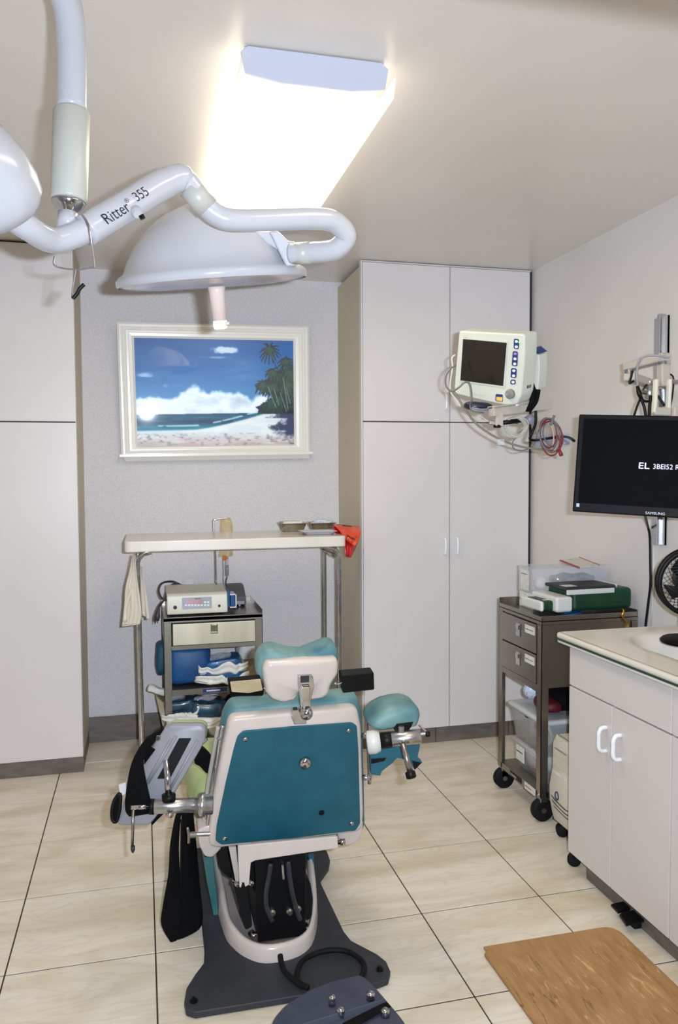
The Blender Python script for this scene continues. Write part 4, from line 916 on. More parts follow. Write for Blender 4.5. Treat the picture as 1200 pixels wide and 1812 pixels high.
for p in ((343, 1772), (672, 1716)):
    c = at(*p, Z=.022)
    obj('anchor_bolt', *join(glathe([(0, .012), (.003, .012)], c, Z3, 14), glathe([(.003, .007), (.012, .006)], c, Z3, 6)), M_black, ch)
# pedestal ring cover
outer = [(372, 1500), (372, 1530), (376, 1570), (382, 1600), (397, 1655), (412, 1677), (432, 1693), (460, 1704), (493, 1703), (530, 1692), (552, 1672), (561, 1640), (562, 1605), (557, 1565), (548, 1520), (545, 1495)]
O_ = smooth_path([at(*p, Z=.022) for p in outer], 3)
cxp = sum(p.x for p in O_)/len(O_)
def inset(P, k):
    c = V((.44, 2.75, 0)); out = []
    for p in P:
        d = V((p.x-c.x, p.y-c.y, 0)); out.append(p - d.normalized()*k)
    return out
hgt = lambda p: .05 + .14*max(0, p.y-2.45)
n = len(O_)
rings = [[V((p.x, p.y, .0225)) for p in O_], [V((p.x, p.y, .022+hgt(p)*.8)) for p in inset(O_, .004)], [V((p.x, p.y, .022+hgt(p))) for p in inset(O_, .012)], [V((p.x, p.y, .022+hgt(p))) for p in inset(O_, .022)], [V((p.x, p.y, .022+hgt(p)*.75)) for p in inset(O_, .030)], [V((p.x, p.y, .028)) for p in inset(O_, .034)]]
vs = [p for q_ in rings for p in q_]
obj('pedestal_cover', vs, [(i*n+j, i*n+j+1, (i+1)*n+j+1, (i+1)*n+j) for i in range(5) for j in range(n-1)] + [tuple(range(5*n, 6*n))], M_cream, ch, smooth=True)
# teal skirts
slab('side_skirt', Fr((0, 2.69, 0), X3, Z3), [(358, 1440), (374, 1440), (379, 1540), (387, 1622), (384, 1633), (380, 1630), (366, 1560), (360, 1510)], 0, -.30, mat('greenish_teal_side', (62, 112, 104), .5, col2=(40, 96, 104), scale=9), ch, .01, .004)  # side panels in greenish teal, tone varies at random
slab('side_skirt', Fr((0, 2.80, 0), X3, Z3), [(540, 1470), (550, 1470), (564, 1596), (564, 1605), (559, 1604), (552, 1560)], 0, -.30, M_teal, ch, .004, .002)
# lift mechanism
MY = at(457, 1668, Z=.034).y
MF = Fr((0, MY, 0), X3, Z3)
slab('lift_column', MF, [(450, 1512), (542, 1505), (541, 1656), (457, 1668)], 0, -.28, M_black, ch, 0, .004)
slab('lift_plate', MF, [(428, 1510), (540, 1500), (540, 1570), (450, 1580)], -.03, -.4, M_black, ch, 0, .004)
slab('link_arm', Fr((0, MY+.01, 0), X3, Z3), [(411, 1555), (436, 1555), (447, 1640), (436, 1646), (424, 1610)], 0, -.05, M_rubber, ch, .012, .003)
slab('link_arm', Fr((0, MY+.02, 0), X3, Z3), [(541, 1552), (549, 1560), (554, 1590), (552, 1622), (544, 1630), (538, 1620)], 0, -.05, M_rubber, ch, .012, .003)
slab('motor_housing', Fr((0, 2.66, 0), X3, Z3), [(386, 1500), (424, 1496), (424, 1556), (404, 1554), (388, 1538)], 0, -.12, M_rubber, ch, .02, .004)
slab('link_bar', Fr((0, MY-.005, 0), X3, Z3), [(405, 1500), (418, 1499), (424, 1560), (417, 1560)], 0, -.012, M_beige, ch, 0, .001)
for (x, y, Y, r_) in ((450, 1656, MY, .011), (546, 1642, MY, .010), (419, 1564, MY-.01, .008), (444, 1562, MY-.01, .009)):
    c = at(x, y, Y=Y); obj('bolt', *glathe([(-.02, r_), (.008, r_), (.010, r_*.7)], c, V((.35, -.9, 0)), 14), M_chrome, ch, smooth=True)
for path, rr in (([(479, 1528), (476, 1550), (471, 1580), (472, 1605), (482, 1630)], .0085), ([(510, 1524), (512, 1548), (517, 1580), (525, 1610), (531, 1628)], .0085)):
    obj('hose', *gtube(smooth_path([at(*p, Y=MY-.012) for p in path], 6), rr, 10), M_hose, ch, smooth=True)
for (x, y, Y) in ((481, 1613, MY), (512, 1611, MY), (526, 1606, MY)): obj('fitting', *glathe([(0, .012), (.012, .012), (.018, .007)], at(x, y, Y=Y), -Y3, 12), M_steel, ch)
obj('fitting', *gcyl(at(500, 1530, Y=MY-.008), at(502, 1555, Y=MY-.008), .005), M_chrome, ch)
obj('foot_cord', *gtube(smooth_path([at(496, 1690, Z=.055), at(498, 1703, Z=.045), at(503, 1717, Z=.036), at(516, 1731, Z=.034), at(536, 1746, Z=.034)], 6), .0085, 10), M_rubber, ch, smooth=True)
# seat
def seat():
    fr_ = Fr((0, 0, 0), X3, Y3)
    pts2 = rpoly([(.155, 2.60), (.66, 2.60), (.68, 3.10), (.135, 3.10)], .06)
    n = len(pts2)
    rs = []
    for k, z in ((.02, .375), (.0, .40), (0, .48), (.02, .515), (.06, .525)):
        c = (.41, 2.85); rs.append([V((a-(a-c[0])/math.hypot(a-c[0], b-c[1])*k, b-(b-c[1])/math.hypot(a-c[0], b-c[1])*k, z)) for a, b in pts2])
    vs = [p for q_ in rs for p in q_]
    return vs, [(i*n+j, i*n+(j+1) % n, (i+1)*n+(j+1) % n, (i+1)*n+j) for i in range(4) for j in range(n)] + [tuple(range(n))[::-1], tuple(range(4*n, 5*n))]
obj('seat_cushion', *seat(), M_green, ch, smooth=True, label='pale green seat cushion')
obj('seat_pan', *gbox((.20, 2.60, .33), (.64, 3.08, .378)), M_cream, ch, bevel=.01, seg=3)
side = [(3.10, .50), (3.16, .49), (3.30, .20), (3.27, .16), (3.21, .18), (3.08, .40)]
obj('leg_rest', *prism([(.16, y, z) for y, z in side], (.48, 0, 0)), M_green, ch, bevel=.02, seg=3)
# backrest
tl = math.radians(13)
BF = Fr(at(515, 1490, Y=2.56), X3, (0, -math.sin(tl), math.cos(tl)))
cush = puffy('backrest_cushion', BF, [(404, 1262), (412, 1254), (520, 1244), (625, 1236), (636, 1240), (643, 1268), (647, 1400), (648, 1462), (640, 1480), (376, 1500), (366, 1478), (372, 1420), (390, 1310), (397, 1275)], -.04, -.13, M_tealpale, ch, .02, .012)
bs = puffy('backrest_shell', BF, [(405, 1280), (412, 1272), (520, 1262), (625, 1254), (634, 1258), (640, 1290), (644, 1440), (641, 1468), (630, 1474), (384, 1502), (370, 1498), (369, 1480), (378, 1410), (395, 1320)], 0, -.05, M_cream, ch, .012, .007)
pn = slab('back_panel', BF, [(420, 1301), (430, 1292), (520, 1284), (622, 1277), (631, 1283), (634, 1330), (637, 1455), (629, 1468), (520, 1481), (392, 1493), (381, 1486), (383, 1460), (400, 1380), (413, 1325)], .0, .007, M_teal, ch, .008, .003)
for x, y in ((434, 1308), (617, 1293), (398, 1484), (622, 1457)): obj('screw', *glathe([(0, .009), (.003, .008), (.006, .003)], BF.at(x, y, .007), BF.z, 14), M_chrome, pn, smooth=True)
obj('centre_knob', *glathe([(0, .021), (.010, .020), (.016, .012), (.017, .001)], BF.at(540, 1349, .007), BF.z, 24), M_chrome, pn, smooth=True)
obj('plug_hole', *glathe([(0, .010), (.0015, .010)], BF.at(569, 1438, .007), BF.z, 18), M_rubber, pn)
slab('shell_ear', BF, [(349, 1470), (352, 1496), (362, 1517), (376, 1519), (392, 1503), (400, 1480), (372, 1460)], -.01, -.08, M_cream, ch, .012, .008, label=None)
slab('shell_ear', BF, [(596, 1470), (643, 1452), (642, 1474), (630, 1492), (612, 1498), (600, 1488)], -.01, -.08, M_cream, ch, .012, .008)
BR = Fr((0, min(2.545, MY-.035), 0), X3, Z3)
slab('hinge_bracket', BR, [(421, 1497), (597, 1480), (599, 1501), (452, 1523), (444, 1527), (441, 1566), (434, 1570), (432, 1562), (429, 1562), (427, 1571), (424, 1571)], 0, -.014, M_cream, ch, 0, .003)
obj('hinge_bolt', *glathe([(0, .007), (.012, .007), (.013, .011), (.028, .011)], at(596, 1491, Y=2.555), X3, 16), M_chrome, ch, smooth=True)
slab('seam', BF, [(438, 1258), (439, 1258), (439, 1276), (438, 1276)], -.039, -.05, M_teal, ch)
# side rails
def rod(pts, r_, m, parent, name='rail', n=12): return obj(name, *gtube(smooth_path(pts, 4), r_, n), m, parent, smooth=True)
rr = rod([BF.at(649, 1260, -.03), BF.at(651, 1300, -.03), BF.at(653, 1340, -.03), BF.at(654, 1386, -.03)], .0065, M_chrome, ch)
lr = rod([BF.at(394, 1284, -.02), BF.at(389, 1312, -.02), BF.at(373, 1420, -.02), BF.at(366, 1470, -.02)], .0065, M_chrome, ch)
lr2 = rod([BF.at(386, 1286, -.05), BF.at(380, 1320, -.05), BF.at(366, 1405, -.05), BF.at(357, 1484, -.05)], .007, M_beige, ch)
for p in ((396, 1322), (379, 1402), (369, 1475)): obj('standoff', *gcyl(BF.at(p[0]-9, p[1], -.03), BF.at(p[0]+4, p[1], -.03), .009), M_alu, ch, smooth=True)
for p in ((647, 1302), (648, 1376)): obj('standoff', *gcyl(BF.at(p[0]-6, p[1], -.03), BF.at(p[0]+8, p[1], -.03), .010), M_alu, ch, smooth=True)
# headrest
HF = Fr(at(537, 1240, Y=2.43), X3, (0, -math.sin(tl), math.cos(tl)))
puffy('headrest_cushion', HF, [(455, 1196), (455, 1176), (459, 1164), (470, 1154), (484, 1152), (512, 1160), (540, 1161), (566, 1152), (586, 1144), (595, 1145), (600, 1154), (600, 1190), (590, 1215), (475, 1222)], -.035, -.115, M_tealpale, ch, .006, .008)
puffy('headrest_shell', HF, [(466, 1186), (473, 1175), (535, 1171), (596, 1167), (600, 1174), (599, 1194), (587, 1212), (582, 1230), (572, 1237), (548, 1241), (545, 1228), (524, 1228), (520, 1241), (500, 1245), (482, 1239), (470, 1226), (466, 1205)], 0, -.05, M_cream, ch, .008, .010)
hg = slab('headrest_hinge', HF, [(526, 1193), (552, 1192), (554, 1210), (548, 1236), (548, 1262), (532, 1264), (530, 1236), (526, 1212)], .0, .018, M_chrome, ch, .003, .003)
slab('hinge_window', HF, [(532, 1196), (547, 1195), (547, 1207), (532, 1208)], .018, .0195, M_darkgrey, hg, 0, .0005)
slab('hinge_lever', HF, [(533, 1214), (548, 1213), (546, 1246), (536, 1248)], .018, .030, M_chrome, hg, .003, .003)
obj('hinge_knob', *glathe([(0, .02), (.016, .021), (.026, .016), (.030, .008), (.031, .001)], HF.at(541, 1259, .01), HF.z, 24), M_chrome, hg, smooth=True)
slab('hinge_base', HF, [(516, 1252), (526, 1250), (540, 1262), (540, 1275), (519, 1276), (514, 1264)], -.01, .012, M_chrome, hg, .003, .003)
for pts, m, nm, lab in (([(404, 1209), (462, 1203), (468, 1220), (466, 1232), (408, 1233)], M_blackgl, 'ear_pad', None), ([(604, 1195), (662, 1190), (663, 1221), (607, 1227)], M_black, 'ear_pad', None)):
    e = slab(nm, HF, pts, .01, -.03, m, ch, .006, .005)
c0_ = [HF.at(407, 1204, -.01), HF.at(461, 1199, -.01)]
M_tanpad = mat('tan_pad_face', (200, 186, 150), .35, col2=(176, 160, 124), scale=14)
slab('ear_pad_face', HF, [(407, 1206), (461, 1201), (465, 1221), (440, 1226), (410, 1224)], .011, .013, M_tanpad, ch, .003, .001, label='tan reflective face on the left ear pad')
obj('ear_pad_rod', *gcyl(HF.at(466, 1218, -.02), HF.at(478, 1217, -.02), .0045), M_chrome, ch)
obj('ear_pad_rod', *gcyl(HF.at(592, 1210, -.02), HF.at(607, 1209, -.02), .0045), M_chrome, ch)
# left armrest, swung out and down
LA = Fr(at(285, 1370, D=2.47), V((1, -.15, 0)), V((.1, .10, 1)))
arm_out = [(292, 1288), (304, 1281), (356, 1281), (364, 1287), (364, 1306), (356, 1324), (308, 1406), (270, 1454), (262, 1462), (212, 1462), (205, 1457), (209, 1446), (225, 1400), (256, 1352), (274, 1314)]
la_ = puffy('armrest_shell', LA, arm_out, 0, -.045, M_grey, ch, .008, .006, label='grey moulded underside of the left armrest')
puffy('armrest_cushion', LA, [(x+2, y-4) for x, y in arm_out], -.04, -.085, M_green, la_, .01, .01)
slab('armrest_slot', LA, [(317, 1306), (339, 1306), (301, 1378), (278, 1378)], .0, .0015, M_black, la_, .003, .0005)
for a_, b_ in (((303, 1308), (256, 1392)), ((350, 1310), (298, 1402)), ((312, 1302), (262, 1386))):
    obj('armrest_rib', *gtube([LA.at(*a_, .001), LA.at(*b_, .001)], .0045, 8), M_grey, la_, smooth=True)
obj('screw', *glathe([(0, .009), (.006, .007)], LA.at(280, 1306, .001), LA.z, 14), M_chrome, la_)
l_ = [LA.at(286, 1290, -.03), LA.at(258, 1308, .0), LA.at(235, 1346, .025), LA.at(225, 1390, .03), LA.at(222, 1430, .02), LA.at(229, 1444, 0)]
r_ = [LA.at(294, 1288, -.03), LA.at(270, 1318, .006), LA.at(255, 1342, .02), LA.at(257, 1370, .03), LA.at(266, 1412, .03), LA.at(272, 1438, .015)]
v_, f_ = gribbon(l_, r_, 8, .002, 1, nrm=LA.z, bulge=.006)
obj('strap', *(v_, f_), M_fabric, la_, smooth=True, solid=.003)
v_, f_ = gribbon([LA.at(254, 1334, .012), LA.at(262, 1326, .02), LA.at(268, 1322, .02)], [LA.at(256, 1352, .008), LA.at(268, 1336, .012), LA.at(275, 1326, .01)], 5, .001, 1, nrm=LA.z)
obj('strap', *(v_, f_), M_fabric, la_, smooth=True, solid=.003)
obj('strap_ring', *gtube(smooth_path([LA.at(212, 1404, .01), LA.at(202, 1418, .01), LA.at(198, 1438, .01), LA.at(200, 1452, .01), LA.at(206, 1453, .01), LA.at(211, 1436, .01), LA.at(213, 1414, .01)], 4, True), .006, 8, closed=True), M_black, la_, smooth=True)
slab('strap_ring_fill', LA, [(210, 1406), (201, 1420), (198, 1446), (204, 1454), (210, 1440), (213, 1416)], .004, .012, M_fabric, la_, .004, .002)
slab('buckle', LA, [(211, 1387), (224, 1383), (225, 1402), (214, 1408)], 0, .012, M_offw, la_, .002, .002)
slab('webbing_end', LA, [(268, 1452), (292, 1430), (296, 1434), (268, 1462)], -.03, -.05, M_fabric, la_, 0, .002)
# tube assembly carrying it
t0_, t1_ = at(272, 1427, D=2.44), at(359, 1424, D=2.46)
at_ = obj('armrest_tube', *glathe([(0, .020), (.003, .0225), ((t1_-t0_).length, .0225)], t0_, t1_-t0_, 24), M_alu, ch, smooth=True)
obj('tube_collar', *glathe([(-.01, .028), (-.006, .037), (.010, .037), (.012, .030), (.034, .030), (.036, .024)], at(357, 1424, D=2.46), t1_-t0_, 28), M_alu, at_, smooth=True)
obj('tube_collar', *glathe([(0, .0235), (.014, .0235)], at(265, 1427.5, D=2.44), t1_-t0_, 20), M_black, at_, smooth=True)
obj('slide_bar', *gcyl(at(232, 1428, D=2.43), at(268, 1427, D=2.44), .0085), M_chrome, at_, smooth=True)
obj('slide_bar', *gcyl(at(236, 1432, D=2.43), at(234, 1497, D=2.43), .0048), M_steel, at_, smooth=True)
obj('slide_tip', *glathe([(0, .007), (.012, .007), (.022, .002)], at(235, 1497, D=2.43), -Z3, 12), M_darkgrey, at_, smooth=True)
obj('clamp_knob', *glathe([(0, .011), (.008, .012), (.014, .006)], at(300, 1439, D=2.42), -Z3-Y3*.6, 16), M_chrome, at_, smooth=True)
obj('stem', *gcyl(LA.at(294, 1345, .004), at(299, 1412, D=2.44), .0095), M_chrome, at_, smooth=True)
obj('stem_collar', *glathe([(0, .021), (.018, .021)], at(299, 1416, D=2.44), Z3, 20), M_black, at_, smooth=True)
for a_, b_, r2 in (((356, 1316), (366, 1307), .006), ((386, 1308), (388, 1306), .006)): obj('stub', *gcyl(at(*a_, D=2.5), at(*b_, D=2.5), r2), M_alu, at_)
slab('seat_belt_fold', Fr(at(358, 1345, D=2.58), X3, Z3), [(345, 1328), (356, 1322), (368, 1332), (378, 1345), (374, 1374), (362, 1366), (354, 1356), (344, 1352)], 0, -.03, M_fabric, ch, .008, .004)
obj('release_stub', *join(gcyl(at(334, 1478, D=2.44), at(347, 1477, D=2.45), .0095), gcyl(at(347, 1476, D=2.45), at(372, 1475, D=2.46), .006)), M_alu, ch)
obj('release_lever', *gtube(smooth_path([at(332, 1464, D=2.43), at(334, 1478, D=2.43), at(334, 1492, D=2.43)], 4), .004, 8), M_steel, ch, smooth=True)
# right armrest
ra_ = obj('armrest_tube', *glathe([(0, .0205), (.002, .0225), (.094, .0225), (.096, .020)], at(692, 1309, D=2.5), at(745, 1303, D=2.5)-at(692, 1309, D=2.5), 24), M_alu, ch, smooth=True)
axr = (at(745, 1303, D=2.5)-at(692, 1309, D=2.5)).normalized()
obj('black_collar', *glathe([(-.036, .0225), (.0, .0245), (.002, .022)], at(692, 1309, D=2.5), axr, 24), M_black, ra_, smooth=True)
obj('cone_collar', *glathe([(-.078, .025), (-.074, .037), (-.052, .037), (-.036, .031), (-.034, .024)], at(692, 1309.5, D=2.5), axr, 28), M_offw, ra_, smooth=True)
obj('thin_shaft', *gcyl(at(744, 1299, D=2.5), at(754, 1298, D=2.5), .005), M_chrome, ra_)
obj('ball_knob', *glathe([(-.008, .004), (-.006, .009), (.006, .009), (.008, .004)], at(757, 1299, D=2.5), axr, 14), M_black, ra_, smooth=True)
obj('strut', *gcyl(at(742, 1283, D=2.52), at(754, 1295, D=2.5), .0035), M_alu, ra_)
obj('lever', *gcyl(at(713, 1316, D=2.47), at(727, 1370, D=2.44), .0095), M_steel, ra_, smooth=True)
obj('lever_knob', *glathe([(-.008, .013), (-.004, .016), (.012, .016), (.016, .010)], at(726.5, 1369, D=2.44), at(727, 1370, D=2.44)-at(713, 1316, D=2.47), 18), M_black, ra_, smooth=True)
for x in (708, 722): obj('screw', *glathe([(0, .005), (.004, .004)], at(x, 1315-(x-708)*.15, D=2.478), -W, 10), M_chrome, ra_)
RF = Fr(at(700, 1290, D=2.53), V((1, -.1, 0)), Z3)
puffy('armrest_cushion', RF, [(655, 1286), (660, 1277), (671, 1266), (687, 1256), (707, 1251), (728, 1250), (742, 1254), (748, 1264), (745, 1278), (741, 1288), (693, 1295), (671, 1296), (658, 1292)], 0.02, -.16, M_tealpale, ra_, .006, .012)
slab('cushion_mount', RF, [(697, 1290), (702, 1281), (732, 1277), (728, 1287), (720, 1297), (702, 1298)], .022, .0, M_black, ra_, 0, .002)
obj('cushion_stud', *gcyl(at(710, 1285, D=2.5), at(710, 1297, D=2.5), .010), M_alu, ra_)
slab('hanging_sleeve', RF, [(655, 1331), (707, 1321), (744, 1318), (739, 1341), (748, 1349), (734, 1363), (727, 1347), (703, 1341), (695, 1350), (676, 1365), (673, 1373), (657, 1371)], -.02, -.05, M_teal, ra_, .003, .004, label='dark teal fabric sleeve hanging below the right armrest')
slab('sleeve_gap', RF, [(657, 1343), (684, 1341), (680, 1347), (657, 1352)], -.018, -.0195, M_black, ra_, 0, .0005)
slab('sleeve_gap', RF, [(729, 1346), (746, 1350), (734, 1362)], -.018, -.0195, M_black, ra_, 0, .0005)
# black sling hanging at the left of the seat
sl = thing('leg_sling', 'black webbing sling hanging down the left side of the chair', 'sling', tuple(at(325, 1445, Y=2.62)))
qy = lambda x, y, d=0: at(x, y, Y=2.60+d)
v_, f_ = gribbon([qy(319, 1432), qy(311, 1446), qy(302, 1496), qy(299, 1544), qy(289, 1600), qy(286, 1634), qy(302, 1664)], [qy(324, 1432), qy(319, 1446), qy(316, 1500), qy(318, 1544), qy(320, 1600), qy(318, 1636), qy(312, 1662)], 6, .004, 1, bulge=.012)
obj('sling_strap', v_, f_, M_fabric, sl, smooth=True, solid=.006)
v_, f_ = gribbon([qy(323, 1420, .02), qy(322, 1450, .02), qy(321, 1500, .02), qy(320, 1560, .02), qy(314, 1640, .02), qy(305, 1664, .02)], [qy(340, 1420, .06), qy(342, 1450, .06), qy(347, 1500, .06), qy(352, 1560, .06), qy(358, 1622, .06), qy(352, 1642, .06)], 8, .004, 1, bulge=.02)
obj('sling_panel', v_, f_, M_fabric, sl, smooth=True, solid=.006)
obj('piping', *gtube(smooth_path([qy(321, 1450, 0), qy(320, 1540, 0), qy(318, 1600, 0), qy(314, 1655, 0)], 5), .003, 6), M_rubber, sl, smooth=True)
# ------------------------------------------------------------------ foot control
fc = thing('foot_control', 'slate grey foot control with metal buttons in front of the chair base', 'foot pedal', (.52, 2.05, 0))
hz_ = .085
top = [(484, 1800), (504, 1776), (548, 1748), (592, 1731), (636, 1721), (645, 1725), (668, 1748), (712, 1802), (740, 1850), (720, 1910), (600, 1960), (500, 1940), (470, 1860)]
Pt = [at(*p, Z=hz_) for p in top]; c = sum(Pt, V((0, 0, 0)))/len(Pt)
Pt2 = rpoly([(p.x, p.y) for p in Pt], .02, 4); n = len(Pt2)
def ringz(k, z): return [V((c.x+(a-c.x)*k, c.y+(b-c.y)*k, z + .10*(b-c.y)*(0 if z < .01 else -1)*.3)) for a, b in Pt2]
rs = [ringz(1.04, .002), ringz(1.03, .03), ringz(1.01, hz_-.008), ringz(.985, hz_)]
vs = [p for q_ in rs for p in q_]
hood = obj('hood', vs, [(i*n+j, i*n+(j+1) % n, (i+1)*n+(j+1) % n, (i+1)*n+j) for i in range(3) for j in range(n)] + [tuple(range(n))[::-1], tuple(range(3*n, 4*n))], M_pedal, fc, bevel=.002)
dirr = (at(700, 1772, Z=hz_)-at(560, 1815, Z=hz_)).normalized()
cr = (at(560, 1815, Z=hz_)+at(655, 1778, Z=hz_))/2
fr3 = Fr(cr + Z3*.006, dirr, V((-dirr.y, dirr.x, 0)))
obj('ridge', *prism([fr3.p(-.13, -.012, -.012), fr3.p(-.13, .012, -.012), fr3.p(-.13, .003, .006), fr3.p(-.13, -.003, .006)], fr3.x*.25), M_pedal, fc, bevel=.003)
for x, y, r_, h_ in ((588, 1778, .010, .022), (603, 1797, .0115, .016), (656, 1768, .012, .016), (682, 1798, .012, .016)):
    obj('button', *glathe([(-.004, r_), (h_*.8, r_), (h_, r_*.7), (h_+.001, .001)], at(x, y, Z=hz_)+Z3*.004, Z3, 18), M_chrome, fc, smooth=True)
P = [at(*p, Z=hz_+.006) for p in ((606, 1812), (668, 1781), (684, 1774), (692, 1782), (640, 1812), (620, 1822))]
obj('slot', *prism(P, (0, 0, .003)), M_blackgl, fc, bevel=.001)
obj('loop_cord', *gtube(smooth_path([at(545, 1748, Z=.04), at(529, 1738, Z=.035), at(526, 1720, Z=.034), at(536, 1700, Z=.034), at(560, 1687, Z=.034), at(590, 1681, Z=.034), at(618, 1685, Z=.034), at(638, 1698, Z=.034), at(645, 1712, Z=.034), at(640, 1728, Z=.04), at(632, 1738, Z=.04)], 6), .0085, 10), M_rubber, fc, smooth=True)
# ------------------------------------------------------------------ anti-fatigue mat
M_mat = mat('wood_print_vinyl', (176, 134, 86), .6, col2=(154, 114, 68), scale=9, stretch=(3.2, .7, 1), detail=8, dist=.8)
def streaks(m):
    nt = m.node_tree; b = nt.nodes['Principled BSDF']; prev = b.inputs['Base Color'].links[0].from_socket
    g = nt.nodes.new('ShaderNodeNewGeometry')
    for sc_, rot, col, th, wd_ in ((7, .25, (78, 52, 34), .60, .03), (9, .3, (226, 186, 128), .62, .03)):
        mp = nt.nodes.new('ShaderNodeMapping'); mp.inputs['Scale'].default_value = (3.4, .38, 1); mp.inputs['Rotation'].default_value = (0, 0, rot); mp.inputs['Location'].default_value = (sc_, 0, 0)
        n = nt.nodes.new('ShaderNodeTexNoise'); n.inputs['Scale'].default_value = sc_; n.inputs['Detail'].default_value = 6; n.inputs['Distortion'].default_value = .35
        n2 = nt.nodes.new('ShaderNodeTexNoise'); n2.inputs['Scale'].default_value = sc_*.9; n2.inputs['Detail'].default_value = 2
        r = nt.nodes.new('ShaderNodeValToRGB'); e = r.color_ramp.elements; e[0].position = .49; e[0].color = (0, 0, 0, 1); e[1].position = .505; e[1].color = (1, 1, 1, 1); k = e.new(.52); k.color = (0, 0, 0, 1)
        r2 = nt.nodes.new('ShaderNodeValToRGB'); r2.color_ramp.elements[0].position = .52; r2.color_ramp.elements[1].position = .60
        mu = nt.nodes.new('ShaderNodeMath'); mu.operation = 'MULTIPLY'; mu2 = nt.nodes.new('ShaderNodeMath'); mu2.operation = 'MULTIPLY'; mu2.inputs[1].default_value = .7
        mx = nt.nodes.new('ShaderNodeMix'); mx.data_type = 'RGBA'; mx.inputs[7].default_value = lin(col)
        nt.links.new(g.outputs['Position'], mp.inputs[0]); nt.links.new(mp.outputs[0], n.inputs['Vector']); nt.links.new(g.outputs['Position'], n2.inputs['Vector'])
        nt.links.new(n.outputs['Fac'], r.inputs[0]); nt.links.new(n2.outputs['Fac'], r2.inputs[0]); nt.links.new(r.outputs[0], mu.inputs[0]); nt.links.new(r2.outputs[0], mu.inputs[1])
        nt.links.new(mu.outputs[0], mu2.inputs[0]); nt.links.new(mu2.outputs[0], mx.inputs[0]); nt.links.new(prev, mx.inputs[6]); prev = mx.outputs[2]
    nt.links.new(prev, b.inputs['Base Color'])
streaks(M_mat)
P = [at(*p, Z=.012) for p in ((867, 1674), (871, 1678), (862, 1684))]
a, b = at(868, 1672, Z=.012), at(1070, 1640, Z=.012)
mx0, mx1, my1 = at(862, 1686, Z=.012).x-.01, 1.535, (a.y+b.y)/2
mp_ = [(mx0+.0, my1-.035), (mx0+.018, my1-.022), (mx0+.012, my1)] + rpoly([(mx0+.02, my1), (mx1, my1), (mx1, 1.35), (mx0, 1.35)], [0, .055, .05, .05])[1:]
tag(obj('floor_mat', *prism([(x, y, .001) for x, y in mp_], (0, 0, .012)), M_mat, bevel=.004, loc=(1.28, 1.9, 0)), 'brown wood-print anti-fatigue mat on the tiles by the sink cabinet', 'mat')
# ------------------------------------------------------------------ sink cabinet and worktop
bc_ = thing('base_cabinet', 'cream laminate sink cabinet with white pulls at the right edge', 'cabinet', (1.9, 1.8, 0))
CX = 1.58; CY1 = 2.68; CY0 = .95
obj('body', *join(gbox((CX+.02, CY0, .088), (XR-.004, CY1, .76)), gbox((CX+.02, CY0, .76), (CX+.05, CY1, .893)), gbox((CX+.05, CY1-.018, .76), (XR-.004, CY1, .893))), M_cab, bc_)
obj('gap', *gbox((CX+.017, CY0+.003, .095), (CX+.0205, CY1-.003, .888)), M_dark, bc_)
obj('toe_kick', *gbox((1.625, CY0, .001), (XR-.004, CY1-.06, .088)), M_kick, bc_)
ys = [2.679, 2.392, 2.076, 1.80, 1.50, 1.22, .955]
for k in range(6):
    d = obj('door', *gbox((CX-.002, ys[k+1]+.0025, .09), (CX+.017, ys[k]-.0025, .735)), M_cab, bc_, bevel=.0015)
    hy = ys[k+1]+.035 if k % 2 == 0 else ys[k]-.052
    obj('handle', *gtube(smooth_path([V((CX-.002, hy, .568)), V((CX-.022, hy, .570)), V((CX-.032, hy, .584)), V((CX-.032, hy, .616)), V((CX-.032, hy, .634)), V((CX-.022, hy, .650)), V((CX-.002, hy, .652))], 4), .0075, 10), mat('white_handle', (226, 230, 240), .35), d, smooth=True)
for y0, y1 in ((2.076, 2.679), (1.50, 2.076), (.955, 1.50)):
    obj('drawer_front', *gbox((CX-.002, y0+.0025, .741), (CX+.017, y1-.0025, .886)), M_cab, bc_, bevel=.0015)
M_solid = mat('cream_solid_surface', (222, 216, 204), .25, coat=.3, col2=(217, 211, 199), scale=4)
wt = thing('worktop', 'cream worktop with moulded sink and dark green edge stripe', 'worktop', (1.9, 1.8, .893))
WX0, WY1, WZ = 1.553, 2.748, .932
sk = at(1114, 1129, Z=WZ)
def ss(e0, e1, x): t = min(max((x-e0)/(e1-e0), 0), 1); return t*t*(3-2*t)
nxg, nyg = 44, 90; vs, fs = [], []
for j in range(nyg+1):
    for i in range(nxg+1):
        x = WX0+.018+(XR-.004-WX0-.018)*i/nxg; y = .95+(WY1-.018-.95)*j/nyg
        cxs, cys, ax_, ay = 1.93, 2.28, .215, .345
        d = (abs((x-cxs)/ax_)**3.2 + abs((y-cys)/ay)**3.2)**(1/3.2)
        vs.append(V((x, y, WZ - .14*ss(1.0, .70, d) - .004*ss(1.12, 1.0, d))))
for j in range(nyg):
    for i in range(nxg): fs.append((j*(nxg+1)+i, j*(nxg+1)+i+1, (j+1)*(nxg+1)+i+1, (j+1)*(nxg+1)+i))
obj('sink_top', vs, fs, M_solid, wt, smooth=True)
def edge_path(z): return [V((WX0+.018, .95, z)), V((WX0+.018, 1.8, z)), V((WX0+.018, WY1-.03, z)), V((WX0+.03, WY1-.018, z)), V((1.9, WY1-.018, z)), V((XR-.004, WY1-.018, z))]
